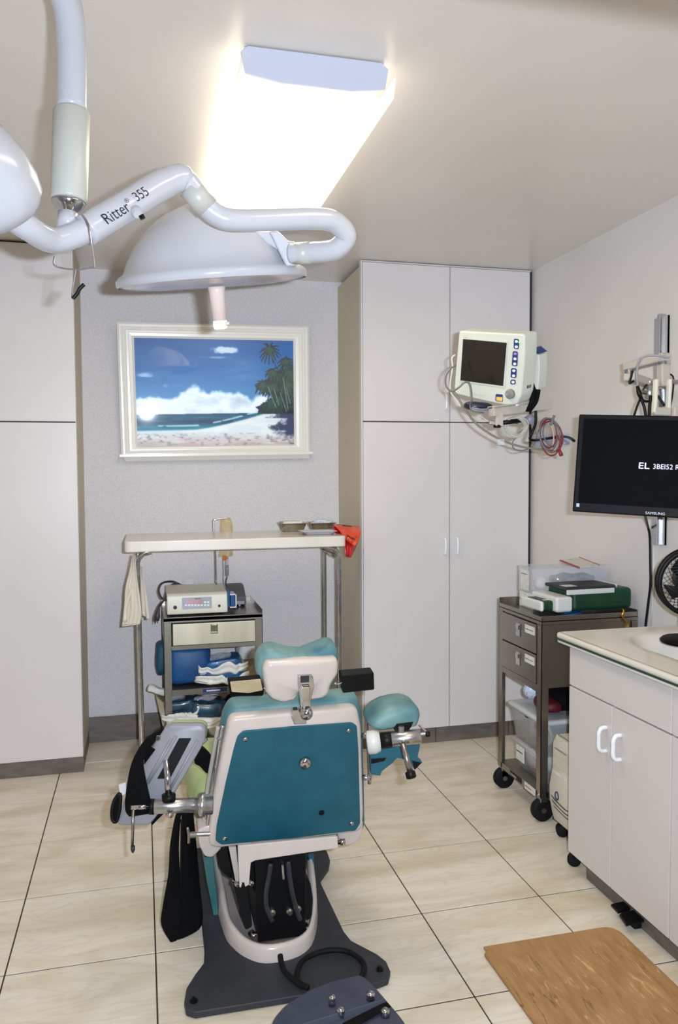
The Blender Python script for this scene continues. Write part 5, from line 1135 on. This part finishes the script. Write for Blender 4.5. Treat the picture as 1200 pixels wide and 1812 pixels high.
def edge(name, prof, m):
    """sweep a profile (outward, z) round the front and far edges"""
    cor = rpoly([(WX0, .95), (WX0, WY1), (XR-.004, WY1)], [0, .03, 0]); vs = []
    inn = rpoly([(WX0+.018, .95), (WX0+.018, WY1-.018), (XR-.004, WY1-.018)], [0, .014, 0])
    n = len(prof)
    for (ax_, ay), (bx_, by) in zip(cor, inn):
        for t, z in prof: vs.append(V((bx_+(ax_-bx_)*t, by+(ay-by)*t, z)))
    return obj(name, vs, [(i*n+j, i*n+(j+1) % n, (i+1)*n+(j+1) % n, (i+1)*n+j) for i in range(len(cor)-1) for j in range(n)], m, wt, smooth=False)
edge('edge_lip', [(0, WZ), (.5, WZ), (.82, WZ-.002), (.97, WZ-.006), (1, WZ-.012), (.96, WZ-.019), (0, WZ-.019)], M_solid).data.shade_smooth()
edge('edge_stripe', [(0, WZ-.019), (.90, WZ-.019), (.90, WZ-.028), (0, WZ-.028)], mat('dark_green_stripe', (30, 66, 62), .4))
edge('edge_base', [(0, WZ-.028), (.88, WZ-.028), (.84, WZ-.0365), (0, WZ-.0365)], M_solid)
obj('underside', *gbox((WX0+.012, .95, WZ-.038), (CX+.05, WY1-.014, WZ-.036)), M_dark, wt)
# two black foot valves under the cabinet
for k, (pts) in enumerate(([(1081, 1604), (1112, 1597), (1124, 1608), (1094, 1618)], [(1096, 1622), (1128, 1612), (1141, 1632), (1108, 1640)])):
    P = [at(*p, Z=.03) for p in pts]; c = sum(P, V((0, 0, 0)))/4
    t = thing('foot_valve', ['black foot pedal under the sink cabinet, farther of two', 'black foot pedal under the sink cabinet, nearer of two'][k], 'foot pedal', (c.x, c.y, 0))
    obj('pedal', *prism(P, (0, 0, .010)), M_black, t, bevel=.003)
    obj('stem', *gbox((c.x-.0, c.y-.015, .001), (c.x+.05, c.y+.015, .030)), M_rubber, t, bevel=.003)
# ------------------------------------------------------------------ computer tower
cp_ = thing('computer_tower', 'beige desktop computer tower between the right cart and sink cabinet', 'computer', (1.9, 2.92, .07))
ty0, ty1 = 2.815, 3.0; tz0 = .075; tz1 = .432
FX = 1.685
M_pc = mat('aged_beige_plastic', (206, 200, 184), .45, col2=(200, 194, 177), scale=12)
obj('case', *gbox((FX+.02, ty0, tz0), (2.14, ty1, tz1)), M_pc, cp_, bevel=.006)
prof = [(tz0, .0), (tz0+.02, -.006), (tz0+.08, -.018), (tz0+.14, -.020), (tz0+.20, -.010), (tz0+.215, -.006), (tz1-.03, -.004), (tz1, .012)]
vs = []
for z, dx_ in prof: vs += [V((FX+.012+dx_, ty1, z)), V((FX+dx_, ty1-.03, z)), V((FX+dx_, ty0+.03, z)), V((FX+.012+dx_, ty0, z))]
n = 4
vs += [V((FX+.03, ty1, z)) for z in (tz0, tz1)] + [V((FX+.03, ty0, z)) for z in (tz0, tz1)]
bez = obj('bezel', vs, [(i*4+j, i*4+j+1, (i+1)*4+j+1, (i+1)*4+j) for i in range(7) for j in range(3)] + [(28, 29, 30, 31, 35, 33), (0, 1, 2, 3, 34, 32), tuple([i*4 for i in range(8)] + [33, 32]), tuple([i*4+3 for i in range(8)] + [35, 34])], M_pc, cp_, bevel=.002)
pf = Fr((FX-.0045, ty1-.032, 0), -Y3, Z3)
for z, h_ in ((tz1-.075, .042), (tz1-.12, .040)):
    obj('drive_cover', *fbox(pf, 0, .122, z, z+h_, -.001, .003), M_pc, bez, bevel=.001)
scribble(Fr(pf.p(.008, tz1-.045, .0035), pf.x, pf.y), 0, .10, 0, .006, M_inkgrey, bez, 81)
obj('label_card', *fbox(pf, .0, .105, tz1-.172, tz1-.142, .001, .004), M_paper, bez)
scribble(Fr(pf.p(.01, tz1-.160, .0042), pf.x, pf.y), 0, .085, 0, .006, M_ink, bez, 82)
lx = FX-.0205
obj('power_button', *gtube([V((lx, 2.915+.013*math.cos(a), tz0+.125+.016*math.sin(a))) for a in [2*math.pi*i/20 for i in range(20)]], .003, 8, closed=True), mat('dark_blue_ring', (26, 30, 84), .3), bez, smooth=True)
for k in range(4):
    z = tz0+.095-.018*k
    dxk = -.020 + .0008*k*k*1.4
    obj('vent_slot', *gtube(smooth_path([V((FX+.008+dxk*.7, ty1-.006, z+.026)), V((FX+dxk-.0005+.002*k*.3, ty1-.05, z+.012)), V((FX+dxk+.0005+.002*k*.3, ty0+.08, z+.002)), V((FX+dxk+.001+.002*k*.3, ty0+.03, z-.002)), V((FX+.008+dxk*.7, ty0+.004, z-.003))], 4), .0022, 6), M_darkgrey, bez, smooth=True)
obj('usb_port', *fbox(pf, -.014, -.006, tz0+.17, tz0+.192, -.004, .001), M_ink, bez)
obj('reset_slot', *fbox(pf, .118, .123, tz0+.19, tz0+.215, -.001, .002), M_ink, bez)
cs_ = thing('tower_stand', 'black wheeled stand under the beige computer tower', 'stand', (1.88, 2.92, 0))
obj('cradle', *join(gbox((1.70, ty0-.006, .058), (2.1, ty1+.010, .072)), gbox((1.70, ty1+.002, .058), (1.95, ty1+.010, .125)), gbox((1.78, ty0-.008, .058), (2.0, ty0-.001, .12))), M_black, cs_, bevel=.003)
for x, y in ((1.72, ty1-.035), (1.73, ty0+.03), (2.06, ty1-.03), (2.06, ty0+.03)):
    o = obj('caster', *glathe([(-.022, .020), (-.018, .026), (-.004, .026), (-.003, .018), (.003, .018), (.004, .026), (.018, .026), (.022, .020)], (x, y, .027), V((.4, .9, 0)), 20), M_rubber, cs_, smooth=True)
    obj('caster_stem', *gcyl((x, y, .03), (x, y, .06), .010), M_black, o)
bcst = thing('stand_caster', 'small black caster of the tower stand just behind the cabinet toe-kick', 'caster', tuple(at(1017, 1537, Z=.0)))
c = at(1016, 1530, Y=2.72)  # outlying wheel of the computer tower's stand
obj('wheel', *glathe([(-.012, .02), (-.010, .026), (.010, .026), (.012, .02)], (c.x, c.y, .027), V((.5, .8, 0)), 20), M_rubber, bcst, smooth=True)
obj('fork', *gbox((c.x-.012, c.y-.012, .03), (c.x+.012, c.y+.012, .086)), M_black, bcst, bevel=.003)
# ------------------------------------------------------------------ fan on the worktop
fn = thing('desk_fan', 'black wire-grille desk fan standing on the far right of the worktop', 'fan', tuple(at(1215, 1108, Z=WZ)))
fcn = at(1227, 1031, D=2.78); fr_r = 61/F*2.78
ff = Fr(fcn, V((.93, -.32, 0)), V((-.03, -.05, 1)))
def circ(fr, r_, c=0, n=48): return [fr.p(r_*math.cos(2*math.pi*i/n), r_*math.sin(2*math.pi*i/n), c) for i in range(n)]
obj('rim', *gtube(circ(ff, fr_r-.006, .0), .009, 8, closed=True), M_black, fn, smooth=True)
obj('rim', *gtube(circ(ff, fr_r-.006, -.03), .008, 8, closed=True), M_black, fn, smooth=True)
obj('ring_band', *glathe([(0, fr_r-.004), (-.03, fr_r-.004), (-.03, fr_r-.012), (0, fr_r-.012)], fcn, ff.z, 48, cap=False), M_black, fn, smooth=True)
g_ = []
for k in range(36):
    for s_ in (1, -1):
        a0 = 2*math.pi*k/36; a1 = a0+s_*.75
        p0 = ff.p(.03*math.cos(a0), .03*math.sin(a0), .022); p2 = ff.p((fr_r-.012)*math.cos(a1), (fr_r-.012)*math.sin(a1), .006)
        pm_ = ff.p(fr_r*.6*math.cos(a0+s_*.30), fr_r*.6*math.sin(a0+s_*.30), .026)
        g_.append(gtube(smooth_path([p0, pm_, p2], 4), .0011, 4, cap=False))
o = obj('grille', *join(*g_), M_black, fn); o['kind'] = 'stuff'
obj('grille_hub', *glathe([(.018, .034), (.028, .032), (.032, .02), (.033, .001)], fcn, ff.z, 24), M_black, fn, smooth=True)
for k in range(5):
    a0 = 2*math.pi*k/5; P = []
    for rr_, da, c_ in ((.02, 0, 0), (fr_r*.5, .25, .006), (fr_r-.03, .1, .01), (fr_r-.025, -.5, -.018), (fr_r*.5, -.35, -.012)): P.append(ff.p(rr_*math.cos(a0+da), rr_*math.sin(a0+da), c_-.012))
    obj('blade', *prism(P, ff.z*.002), M_rubber, fn)
obj('motor', *glathe([(-.10, .03), (-.09, .045), (-.02, .045), (-.01, .03)], fcn, ff.z, 24), M_black, fn, smooth=True)
fbz = at(1222, 1108, Z=WZ)
obj('base', *glathe([(0, .098), (.008, .100), (.016, .092), (.020, .05)], (fcn.x+.035, fcn.y+.06, WZ-.0), Z3, 36), M_blackgl, fn, smooth=True)
obj('stand', *gtube(smooth_path([V((fcn.x+.035, fcn.y+.08, WZ+.015)), V((fcn.x+.03, fcn.y+.09, WZ+.05)), fcn - ff.z*.07], 5), .012, 10), M_black, fn, smooth=True)
# ------------------------------------------------------------------ wall monitor
tvk = Fr(at(1013, 905, D=2.79), at(1200, 917, D=2.655)-at(1013, 905, D=2.79), at(1016, 733, D=2.79)-at(1013, 905, D=2.79))
th = (at(1016, 733, D=2.79)-at(1013, 905, D=2.79)).length; tw = .585
tv = thing('display_screen', 'wide black flat screen on a wall arm, bright letters on a dark picture', 'screen', tuple(tvk.p(tw/2, th/2, -.02)))
obj('casing', *fbox(tvk, 0, tw, 0, th, -.035, 0), M_blackgl, tv, bevel=.005, seg=3)
obj('casing', *fbox(tvk, .10, tw-.10, .06, th-.06, -.06, -.034), M_black, tv, bevel=.012, seg=3)
M_scr = mat('dark_screen', (4, 4, 7), .6, spec=.05, emit=(10, 10, 16), estr=.25)
obj('screen', *fbox(tvk, .017, tw-.017, .032, th-.015, .0, .0012), M_scr, tv)
M_lit = mat('lit_screen_letters', (235, 235, 245), .5, emit=(226, 222, 240), estr=.95)
e0 = tvk.loc(1129, 829)
text('EL', tvk.p(e0[0], e0[1], .0014), tvk.x, tvk.y, .030, M_lit, tv, font_scale_x=1.25)
e1 = tvk.loc(1155, 829.5)
text('3BEI52 RESORT', tvk.p(e1[0], e1[1], .0014), tvk.x, tvk.y, .024, mat('lit_screen_letters_dim', (200, 196, 226), .5, emit=(168, 160, 204), estr=.85), tv, font_scale_x=.95)
e2 = tvk.loc(1142, 909.5)
text('SAMSUNG', tvk.p(e2[0], e2[1], .0006), tvk.x, tvk.y, .0125, mat('silver_print', (190, 190, 196), .4), tv, font_scale_x=1.1)
e3 = tvk.loc(1020, 896); obj('energy_sticker', *fbox(tvk, e3[0], e3[0]+.010, e3[1]-.001, e3[1]+.011, 0, .0008), mat('pale_blue_sticker', (170, 200, 226), .5), tv)
# wall track and arm behind it
wm = thing('screen_wall_arm', 'aluminium wall track with jointed grey arm above the black screen', 'bracket', tuple(at(1172, 760, X=XR-.01)))
y0 = at(1162, 560, X=XR).y; y1 = at(1186, 560, X=XR).y; z1 = at(1170, 558, X=XR).z; z0 = at(1165, 963, X=XR).z
obj('wall_track', *join(gbox((XR-.012, y1, z0), (XR-.001, y0, z1-.01)), gbox((XR-.030, (y0+y1)/2-.02, z0), (XR-.001, (y0+y1)/2-.0, z1)), gbox((XR-.018, y1, z0), (XR-.001, y1+.006, z1-.01))), M_alu, wm, bevel=.001, seg=1)
def beam(a, b, w_, h_, m, parent, name='arm_beam', bev=.006):
    a, b = V(a), V(b); x = (b-a).normalized(); f2 = Fr(a, x, Z3 if abs(x.z) < .9 else Y3); L = (b-a).length
    return obj(name, *fbox(f2, -w_/2, L+w_/2, -h_/2, h_/2, -w_/2, w_/2), m, parent, bevel=bev, seg=3)
j1 = at(1117, 658, D=3.02); j2 = at(1174, 640, D=2.86)
beam(at(1117, 648, D=3.0), at(1172, 634, D=2.86), .045, .030, M_beige, wm)
beam(at(1117, 668, D=3.0), at(1160, 682, D=3.2), .045, .030, M_beige, wm)
beam(at(1160, 682, D=3.2), V((XR-.03, at(1172, 680, X=XR).y, at(1172, 684, X=XR).z)), .04, .032, M_beige, wm)
obj('arm_joint', *gcyl(at(1117, 654, D=3.0), at(1117, 662, D=3.0), .024), M_chrome, wm)
obj('arm_joint', *gcyl(at(1174, 641, D=2.86), at(1174, 646, D=2.86), .025), M_chrome, wm)
obj('arm_joint', *gcyl(at(1150, 676, D=3.1), at(1150, 682, D=3.1), .024), M_chrome, wm)
obj('arm_joint', *glathe([(0, .024), (.05, .022), (.055, .016)], at(1150, 681, D=3.1), -Z3, 20), M_alu, wm, smooth=True)
beam(at(1174, 650, D=2.86), at(1174, 676, D=2.86), .036, .036, M_beige, wm, 'arm_post')
obj('arm_joint', *gcyl(at(1166, 634, D=2.855), at(1182, 634, D=2.855), .02), M_beige, wm)
for x in (1160, 1184):
    beam(at(x+1, 674, D=2.84), at(x-2, 728, D=2.84), .012, .020, M_ivory, wm, 'parallel_link', .004)
beam(at(1163, 728, D=2.84), at(1182, 729, D=2.84), .024, .03, M_beige, wm, 'tilt_block')
beam(tvk.p(.32, th*.5, -.07), tvk.p(.32, th+.02, -.07), .04, .02, M_beige, wm, 'tilt_block')
obj('cable', *gtube(smooth_path([at(1185, 633, D=2.82), at(1160, 629, D=2.83), at(1140, 631, D=2.85), at(1130, 644, D=2.87), at(1127, 665, D=2.88), at(1129, 684, D=2.88)], 6), .0042, 8), M_grey, wm, smooth=True, label='light grey cable over the arm')
obj('cable_boot', *gtube([at(1128, 683, D=2.88), at(1131, 695, D=2.88), at(1135, 706, D=2.88)], [.006, .009, .007], 10), M_black, wm, smooth=True)
for path, rr_ in (([(1134, 704), (1128, 718), (1122, 736)], .0045), ([(1134, 704), (1140, 720), (1143, 736)], .0055), ([(1133, 703), (1142, 710), (1156, 708), (1163, 700), (1176, 718)], .005), ([(1119, 656), (1117, 668), (1114, 678), (1122, 674)], .0045), ([(1152, 700), (1150, 716), (1149, 738)], .006), ([(1186, 662), (1192, 670), (1190, 700), (1184, 730)], .0035), ([(1186, 726), (1194, 728), (1199, 738)], .005), ([(1145, 680), (1138, 690), (1141, 694)], .003)):
    obj('cable', *gtube(smooth_path([at(*p, D=2.9) for p in path], 6), rr_, 8), M_black, wm, smooth=True)
obj('stub', *gcyl(at(1190, 675, D=2.84), at(1202, 676, D=2.84), .008), M_alu, wm)
obj('clip', *gcyl(at(1134, 693, D=2.9), at(1145, 695, D=2.9), .008), M_steel, wm)
obj('cable', *gtube(smooth_path([at(1140, 905, D=2.86), at(1146, 930, X=XR-.05), at(1150, 950, X=XR-.012), at(1151, 1000, X=XR-.008), at(1151, 1035, X=XR-.008), at(1147, 1070, X=XR-.008), at(1142, 1115, X=XR-.008), at(1141, 1150, X=XR-.008)], 6), .0055, 8), M_black, wm, smooth=True)
obj('cable_raceway', *gtube([at(1157, 965, X=XR-.003), at(1157, 1040, X=XR-.003), at(1152, 1112, X=XR-.003)], .004, 6), M_wall, wm, smooth=True)
# ------------------------------------------------------------------ patient monitor
S_BL, S_BR, S_TL = at(815, 673, D=3.02), at(890.6, 683, D=2.89), at(819.6, 599.6, D=2.96)
mf = Fr(S_BL, S_BR-S_BL, S_TL-S_BL)
mo = thing('patient_monitor', 'ivory patient monitor with dark screen and blue keys on a bracket arm', 'monitor', tuple(mf.p(.1, .05, -.06)))
M_mon = mat('ivory_monitor_plastic', (206, 210, 198), .4, coat=.1, col2=(201, 205, 193), scale=8)
out = [(812, 585), (930, 592), (943, 594), (942, 640), (934, 700), (924, 716), (905, 718), (862, 710), (806, 697), (803, 690), (806, 640)]
out = [(812, 585), (929, 591), (928, 640), (922, 700), (914, 716), (898, 718), (862, 712), (806, 698), (803, 688), (807, 640)]
case = slab('case', mf, out, .0, -.085, M_mon, mo, .012, .008, 3)
sc1 = slab('bezel', mf, [(817, 597), (899, 604), (894, 686), (812, 675)], .0, .003, M_mon, mo, .002, .001)
M_mscr = mat('brown_black_screen', (30, 24, 20), .18, col2=(34, 28, 24), scale=5)
slab('screen', mf, [(819.8, 599.8), (897, 606.6), (890.6, 683), (815, 673)], .003, .0042, M_mscr, mo, 0, .0003)
for pts in ([(910, 599), (919, 600), (918.5, 618), (909.5, 617)], [(908, 621), (917, 622), (916, 648), (906, 647)], [(905, 651), (915, 652), (914, 669), (904, 668)], [(904, 671.5), (913, 672), (913, 680), (903.5, 680)]):
    kp = slab('key_strip', mf, pts, .0, .0025, M_blueprint, mo, .007, .0008)
    n_ = max(1, round((pts[2][1]-pts[1][1])/9))
    for k in range(n_):
        t = (k+.55)/n_; x = (pts[0][0]+pts[1][0])/2*(1-t)+(pts[3][0]+pts[2][0])/2*t; y = pts[0][1]*(1-t)+pts[2][1]*t
        c = mf.at(x, y, .0025); obj('key', *prism([c + mf.x*.0065*math.cos(a)+mf.y*.0048*math.sin(a) for a in [2*math.pi*i/14 for i in range(14)]], mf.z*.0015), M_whiteink if not (n_ == 3 and k == 0) else mat('violet_key', (170, 130, 210), .4), kp)
obj('indicator', *fbox(Fr(mf.at(918, 606.5, .003), mf.x, mf.y), 0, .004, 0, .004, 0, .001), mat('green_led', (120, 240, 60), .4, emit=(120, 240, 60), estr=1.2), mo)
obj('dial', *glathe([(0, .0185), (.010, .0175), (.013, .014), (.014, .001)], mf.at(904, 697, 0), mf.z, 28), mat('grey_dial', (128, 126, 124), .35), mo, smooth=True)
obj('dial_cap', *glathe([(.013, .006), (.0145, .0055)], mf.at(901, 697, 0), mf.z, 14), M_grey, mo)
ab = slab('alarm_key', mf, [(878, 697), (890, 698), (890, 711), (877, 709)], 0, .003, M_blueprint, mo, .004, .001)
slab('alarm_key_face', mf, [(879, 702), (889.5, 703), (889, 710), (878.5, 708.5)], .003, .005, mat('amber_key', (248, 196, 84), .4), ab, .003, .001)
gs = mf.loc(838, 699); text('CSI', mf.p(gs[0], gs[1], .0006), mf.x, mf.y, .010, mat('faint_green_print', (160, 190, 150), .6), mo)
text('Criticare', mf.p(gs[0]+.018, gs[1]+.001, .0006), mf.x, mf.y, .009, mat('faint_grey_print', (190, 190, 180), .6), mo)
gs = mf.loc(821, 597); text('Comfort', mf.p(gs[0], gs[1]-.001, .0033), mf.x, mf.y, .006, M_inkgrey, mo)
ed = mf.at(929, 690, 0)
sd = Fr(mf.at(922, 690, 0) + mf.x*.002, -mf.z, mf.y)
cc = at(933, 681, D=2.86)
a_, b_ = 0.045, .0
obj('csi_badge', *fbox(sd, .035, .062, .0, .016, .0, .001), M_ink, mo); text('CSI', sd.p(.038, .003, .0015), sd.x, sd.y, .012, M_whiteink, mo)
# printer module behind, straps, basket
pr = slab('rear_module', Fr(mf.p(0, 0, -.12), mf.x, mf.y), [(934, 624), (954, 627), (955, 655), (952, 690), (936, 688)], .03, -.025, M_mon, mo, .006, .006)
slab('rear_cap', Fr(mf.p(0, 0, -.115), mf.x, mf.y), [(936, 620), (944, 615), (956, 625), (936, 626)], .03, -.02, M_blueprint, mo, .002, .002)
for L, Rr in (([(945, 628), (944, 660), (940, 700), (930, 728)], [(949, 630), (952, 670), (948, 705), (936, 729)]), ([(957, 690), (952, 712), (940, 729)], [(949, 688), (945, 708), (932, 728)])):
    v_, f_ = gribbon([at(*p, D=2.9) for p in L], [at(*p, D=2.9) for p in Rr], 3, 0, 1, nrm=-W); obj('strap', v_, f_, M_fabric, mo, smooth=True, solid=.003)
pa_ = thing('monitor_arm', 'beige bracket rail and black rod arm carrying the patient monitor from the wall', 'bracket', tuple(at(960, 775, X=XR-.03)))
beam(at(876, 729, D=2.92), at(966, 718, D=3.02), .036, .030, M_beige, pa_, 'rail_beam', .002)
obj('rail_flange', *fbox(Fr(at(876, 720, D=2.90), at(966, 709, D=3.02)-at(876, 720, D=2.9), Z3), -.01, .2, 0, .004, -.03, .02), M_beige, pa_)
obj('foot', *glathe([(0, .008), (.008, .008)], at(915, 719, D=2.93), Z3, 10), M_offw, pa_)
beam(at(882, 736, D=2.92), at(882, 748, D=2.92), .030, .024, M_beige, pa_, 'clamp', .003)
beam(at(870, 748, D=2.92), at(882, 750, D=2.92), .018, .016, M_steel, pa_, 'clamp', .003)
obj('clamp_knob', *glathe([(0, .012), (.006, .016), (.012, .012)], at(880, 757, D=2.92), Z3, 14), M_black, pa_, smooth=True)
obj('rod', *gcyl(at(890, 748, D=2.93), at(930, 743, D=3.0), .0085), M_black, pa_, smooth=True)
beam(at(924, 744, D=3.0), at(944, 742, D=3.05), .026, .026, M_beige, pa_, 'joint', .005)
obj('joint_hub', *glathe([(-.01, .018), (.03, .018)], at(936, 743, D=3.0), -W, 20), M_grey, pa_, smooth=True)
yA = at(955, 775, X=XR).y; yB = at(1008, 775, X=XR).y
obj('wall_plate', *gbox((XR-.03, yB, at(980, 788, X=XR).z), (XR-.001, yA, at(980, 770, X=XR).z)), mat('lilac_grey_metal', (172, 174, 206), .4), pa_, bevel=.003)
beam(at(944, 743, D=3.05), V((XR-.03, (yA+.0), at(955, 765, X=XR).z)), .022, .022, M_beige, pa_, 'arm_beam', .004)
obj('cable', *gtube(smooth_path([at(948, 727, D=2.97), at(948, 748, D=2.97), at(942, 765, D=2.97), at(938, 776, D=2.98), at(946, 779, D=3.0), at(968, 776, D=3.1), at(990, 773, D=3.1), at(1006, 774, D=3.0), at(1016, 780, D=2.9)], 6), .0055, 8), M_black, pa_, smooth=True)
bk_ = thing('cable_basket', 'small dark basket of coiled leads under the patient monitor', 'basket', tuple(at(846, 720, D=2.97)))
bfm = Fr(at(846, 719, D=2.96), V((1, -.2, -.08)), Z3)
obj('tray', *gpillow(bfm, .105, .032, .075, .001, 3, 10, 3), mat('navy_rubber', (18, 22, 44), .5), bk_, smooth=True)
for k in range(2): obj('coiled_lead', *gtube([at(850, 722+k*3, D=2.92) + X3*.032*math.cos(a) + Z3*.006*math.sin(a) + Y3*.01*math.sin(a) for a in [2*math.pi*i/20 for i in range(20)]], .0028, 6, closed=True), M_grey, bk_, smooth=True)
# leads
def lead(name, label, path, D, r_, m, tg=True):
    pts = [at(p[0], p[1], D=(p[2] if len(p) > 2 else D)) for p in path]
    o = obj(name, *gtube(smooth_path(pts, 6), r_, 6), m, smooth=True, loc=pts[0]); return tag(o, label, 'cable')
M_olive = mat('olive_cable', (130, 126, 104), .45); M_ltc = mat('pale_cable', (210, 206, 192), .45); M_gc = mat('mid_grey_cable', (104, 104, 104), .45)
lead('sensor_lead', 'grey lead looping over the lower left corner of the patient monitor', [(807, 646), (796, 654), (789, 668), (790, 684), (800, 692, 2.9), (812, 686, 2.9), (822, 677, 2.9), (830, 677, 2.9), (834, 690, 2.9), (835, 708, 2.9), (832, 716, 2.92), (836, 726, 2.92), (856, 731, 2.92)], 2.96, .0035, M_gc)
lead('sensor_lead', 'pale lead running down beside the monitor left edge to the cabinet front', [(806, 628), (800, 634), (801, 650), (797, 678), (798, 694), (806, 706), (815, 720)], 2.98, .0030, M_ltc)
lead('air_hose', 'long olive hose sagging from the monitor bottom left to the coiled leads', [(802, 690), (812, 706), (825, 727), (843, 750), (866, 767), (893, 781), (925, 791), (958, 795), (980, 795), (992, 786), (996, 776)], 3.0, .0040, M_olive)
lead('sensor_lead', 'thin grey lead dipping in a loop under the black rod arm', [(934, 752), (918, 768), (907, 784), (911, 795), (924, 797), (940, 792), (948, 780), (953, 762), (965, 748), (980, 742)], 3.02, .0022, M_gc)
lead('sensor_lead', 'thin pale lead from the basket to the clamp knob', [(848, 734), (862, 744), (872, 750)], 2.95, .002, M_ltc)
tc_ = thing('tubing_coil', 'clear coiled tubing hanging from the rod arm under the monitor', 'tubing', tuple(at(915, 755, D=2.95)))
M_tub = mat('clear_tubing', (206, 206, 188), .15, alpha=.6)
for k in range(6):
    c = at(913+random.uniform(-3, 4), 754+random.uniform(-2, 3), D=2.95); r1 = .036+.006*random.random(); r2 = .030+.008*random.random()
    obj('coil_turn', *gtube([c + R*r1*math.cos(a)+UP*r2*math.sin(a)+W*.008*math.sin(2*a+k) for a in [2*math.pi*i/24 for i in range(24)]], .0026, 6, closed=True), M_tub, tc_, smooth=True)
obj('sensor_plug', *gbox(tuple(at(886, 782, D=2.95)-V((.012, .008, .012))), tuple(at(886, 782, D=2.95)+V((.014, .008, .012)))), M_clear, tc_, bevel=.003)
ec = thing('lead_coil', 'coiled red, cream and grey patient leads hanging by the screen corner', 'cable', tuple(at(975, 750, D=2.95)))
M_rc = mat('dark_red_cable', (130, 26, 34), .45); M_cc = mat('cream_cable', (206, 186, 150), .45)
for k, (cx_, cy_, rx_, ry_, m) in enumerate(((973, 770, 18, 30, M_gc), (971, 768, 16, 28, M_gc), (976, 772, 20, 26, M_rc), (970, 766, 15, 26, M_rc), (974, 774, 18, 32, M_rc), (972, 769, 17, 30, M_cc), (978, 768, 17, 22, M_gc), (975, 771, 20, 29, M_olive), (968, 772, 12, 26, M_cc))):
    obj('coil_turn', *gtube(smooth_path([at(cx_+rx_*math.cos(a), cy_+ry_*math.sin(a)+rx_*math.cos(a)*.25, D=2.94+.006*k) for a in [2*math.pi*i/14 for i in range(14)]], 3, True), .0028, 6, closed=True), m, ec, smooth=True)
obj('cable_tie', *gcyl(at(981, 735, D=2.92), at(975, 752, D=2.92), .005), M_gc, ec)
obj('lead_clip', *gtube([at(990, 795, D=2.93), at(992, 802, D=2.93), at(994, 807, D=2.93)], [.004, .008, .007], 8), M_rc, ec, smooth=True)
obj('lead_tail', *gtube(smooth_path([at(987, 770, D=2.93), at(992, 785, D=2.93), at(991, 797, D=2.93)], 5), .003, 6), M_rc, ec, smooth=True)
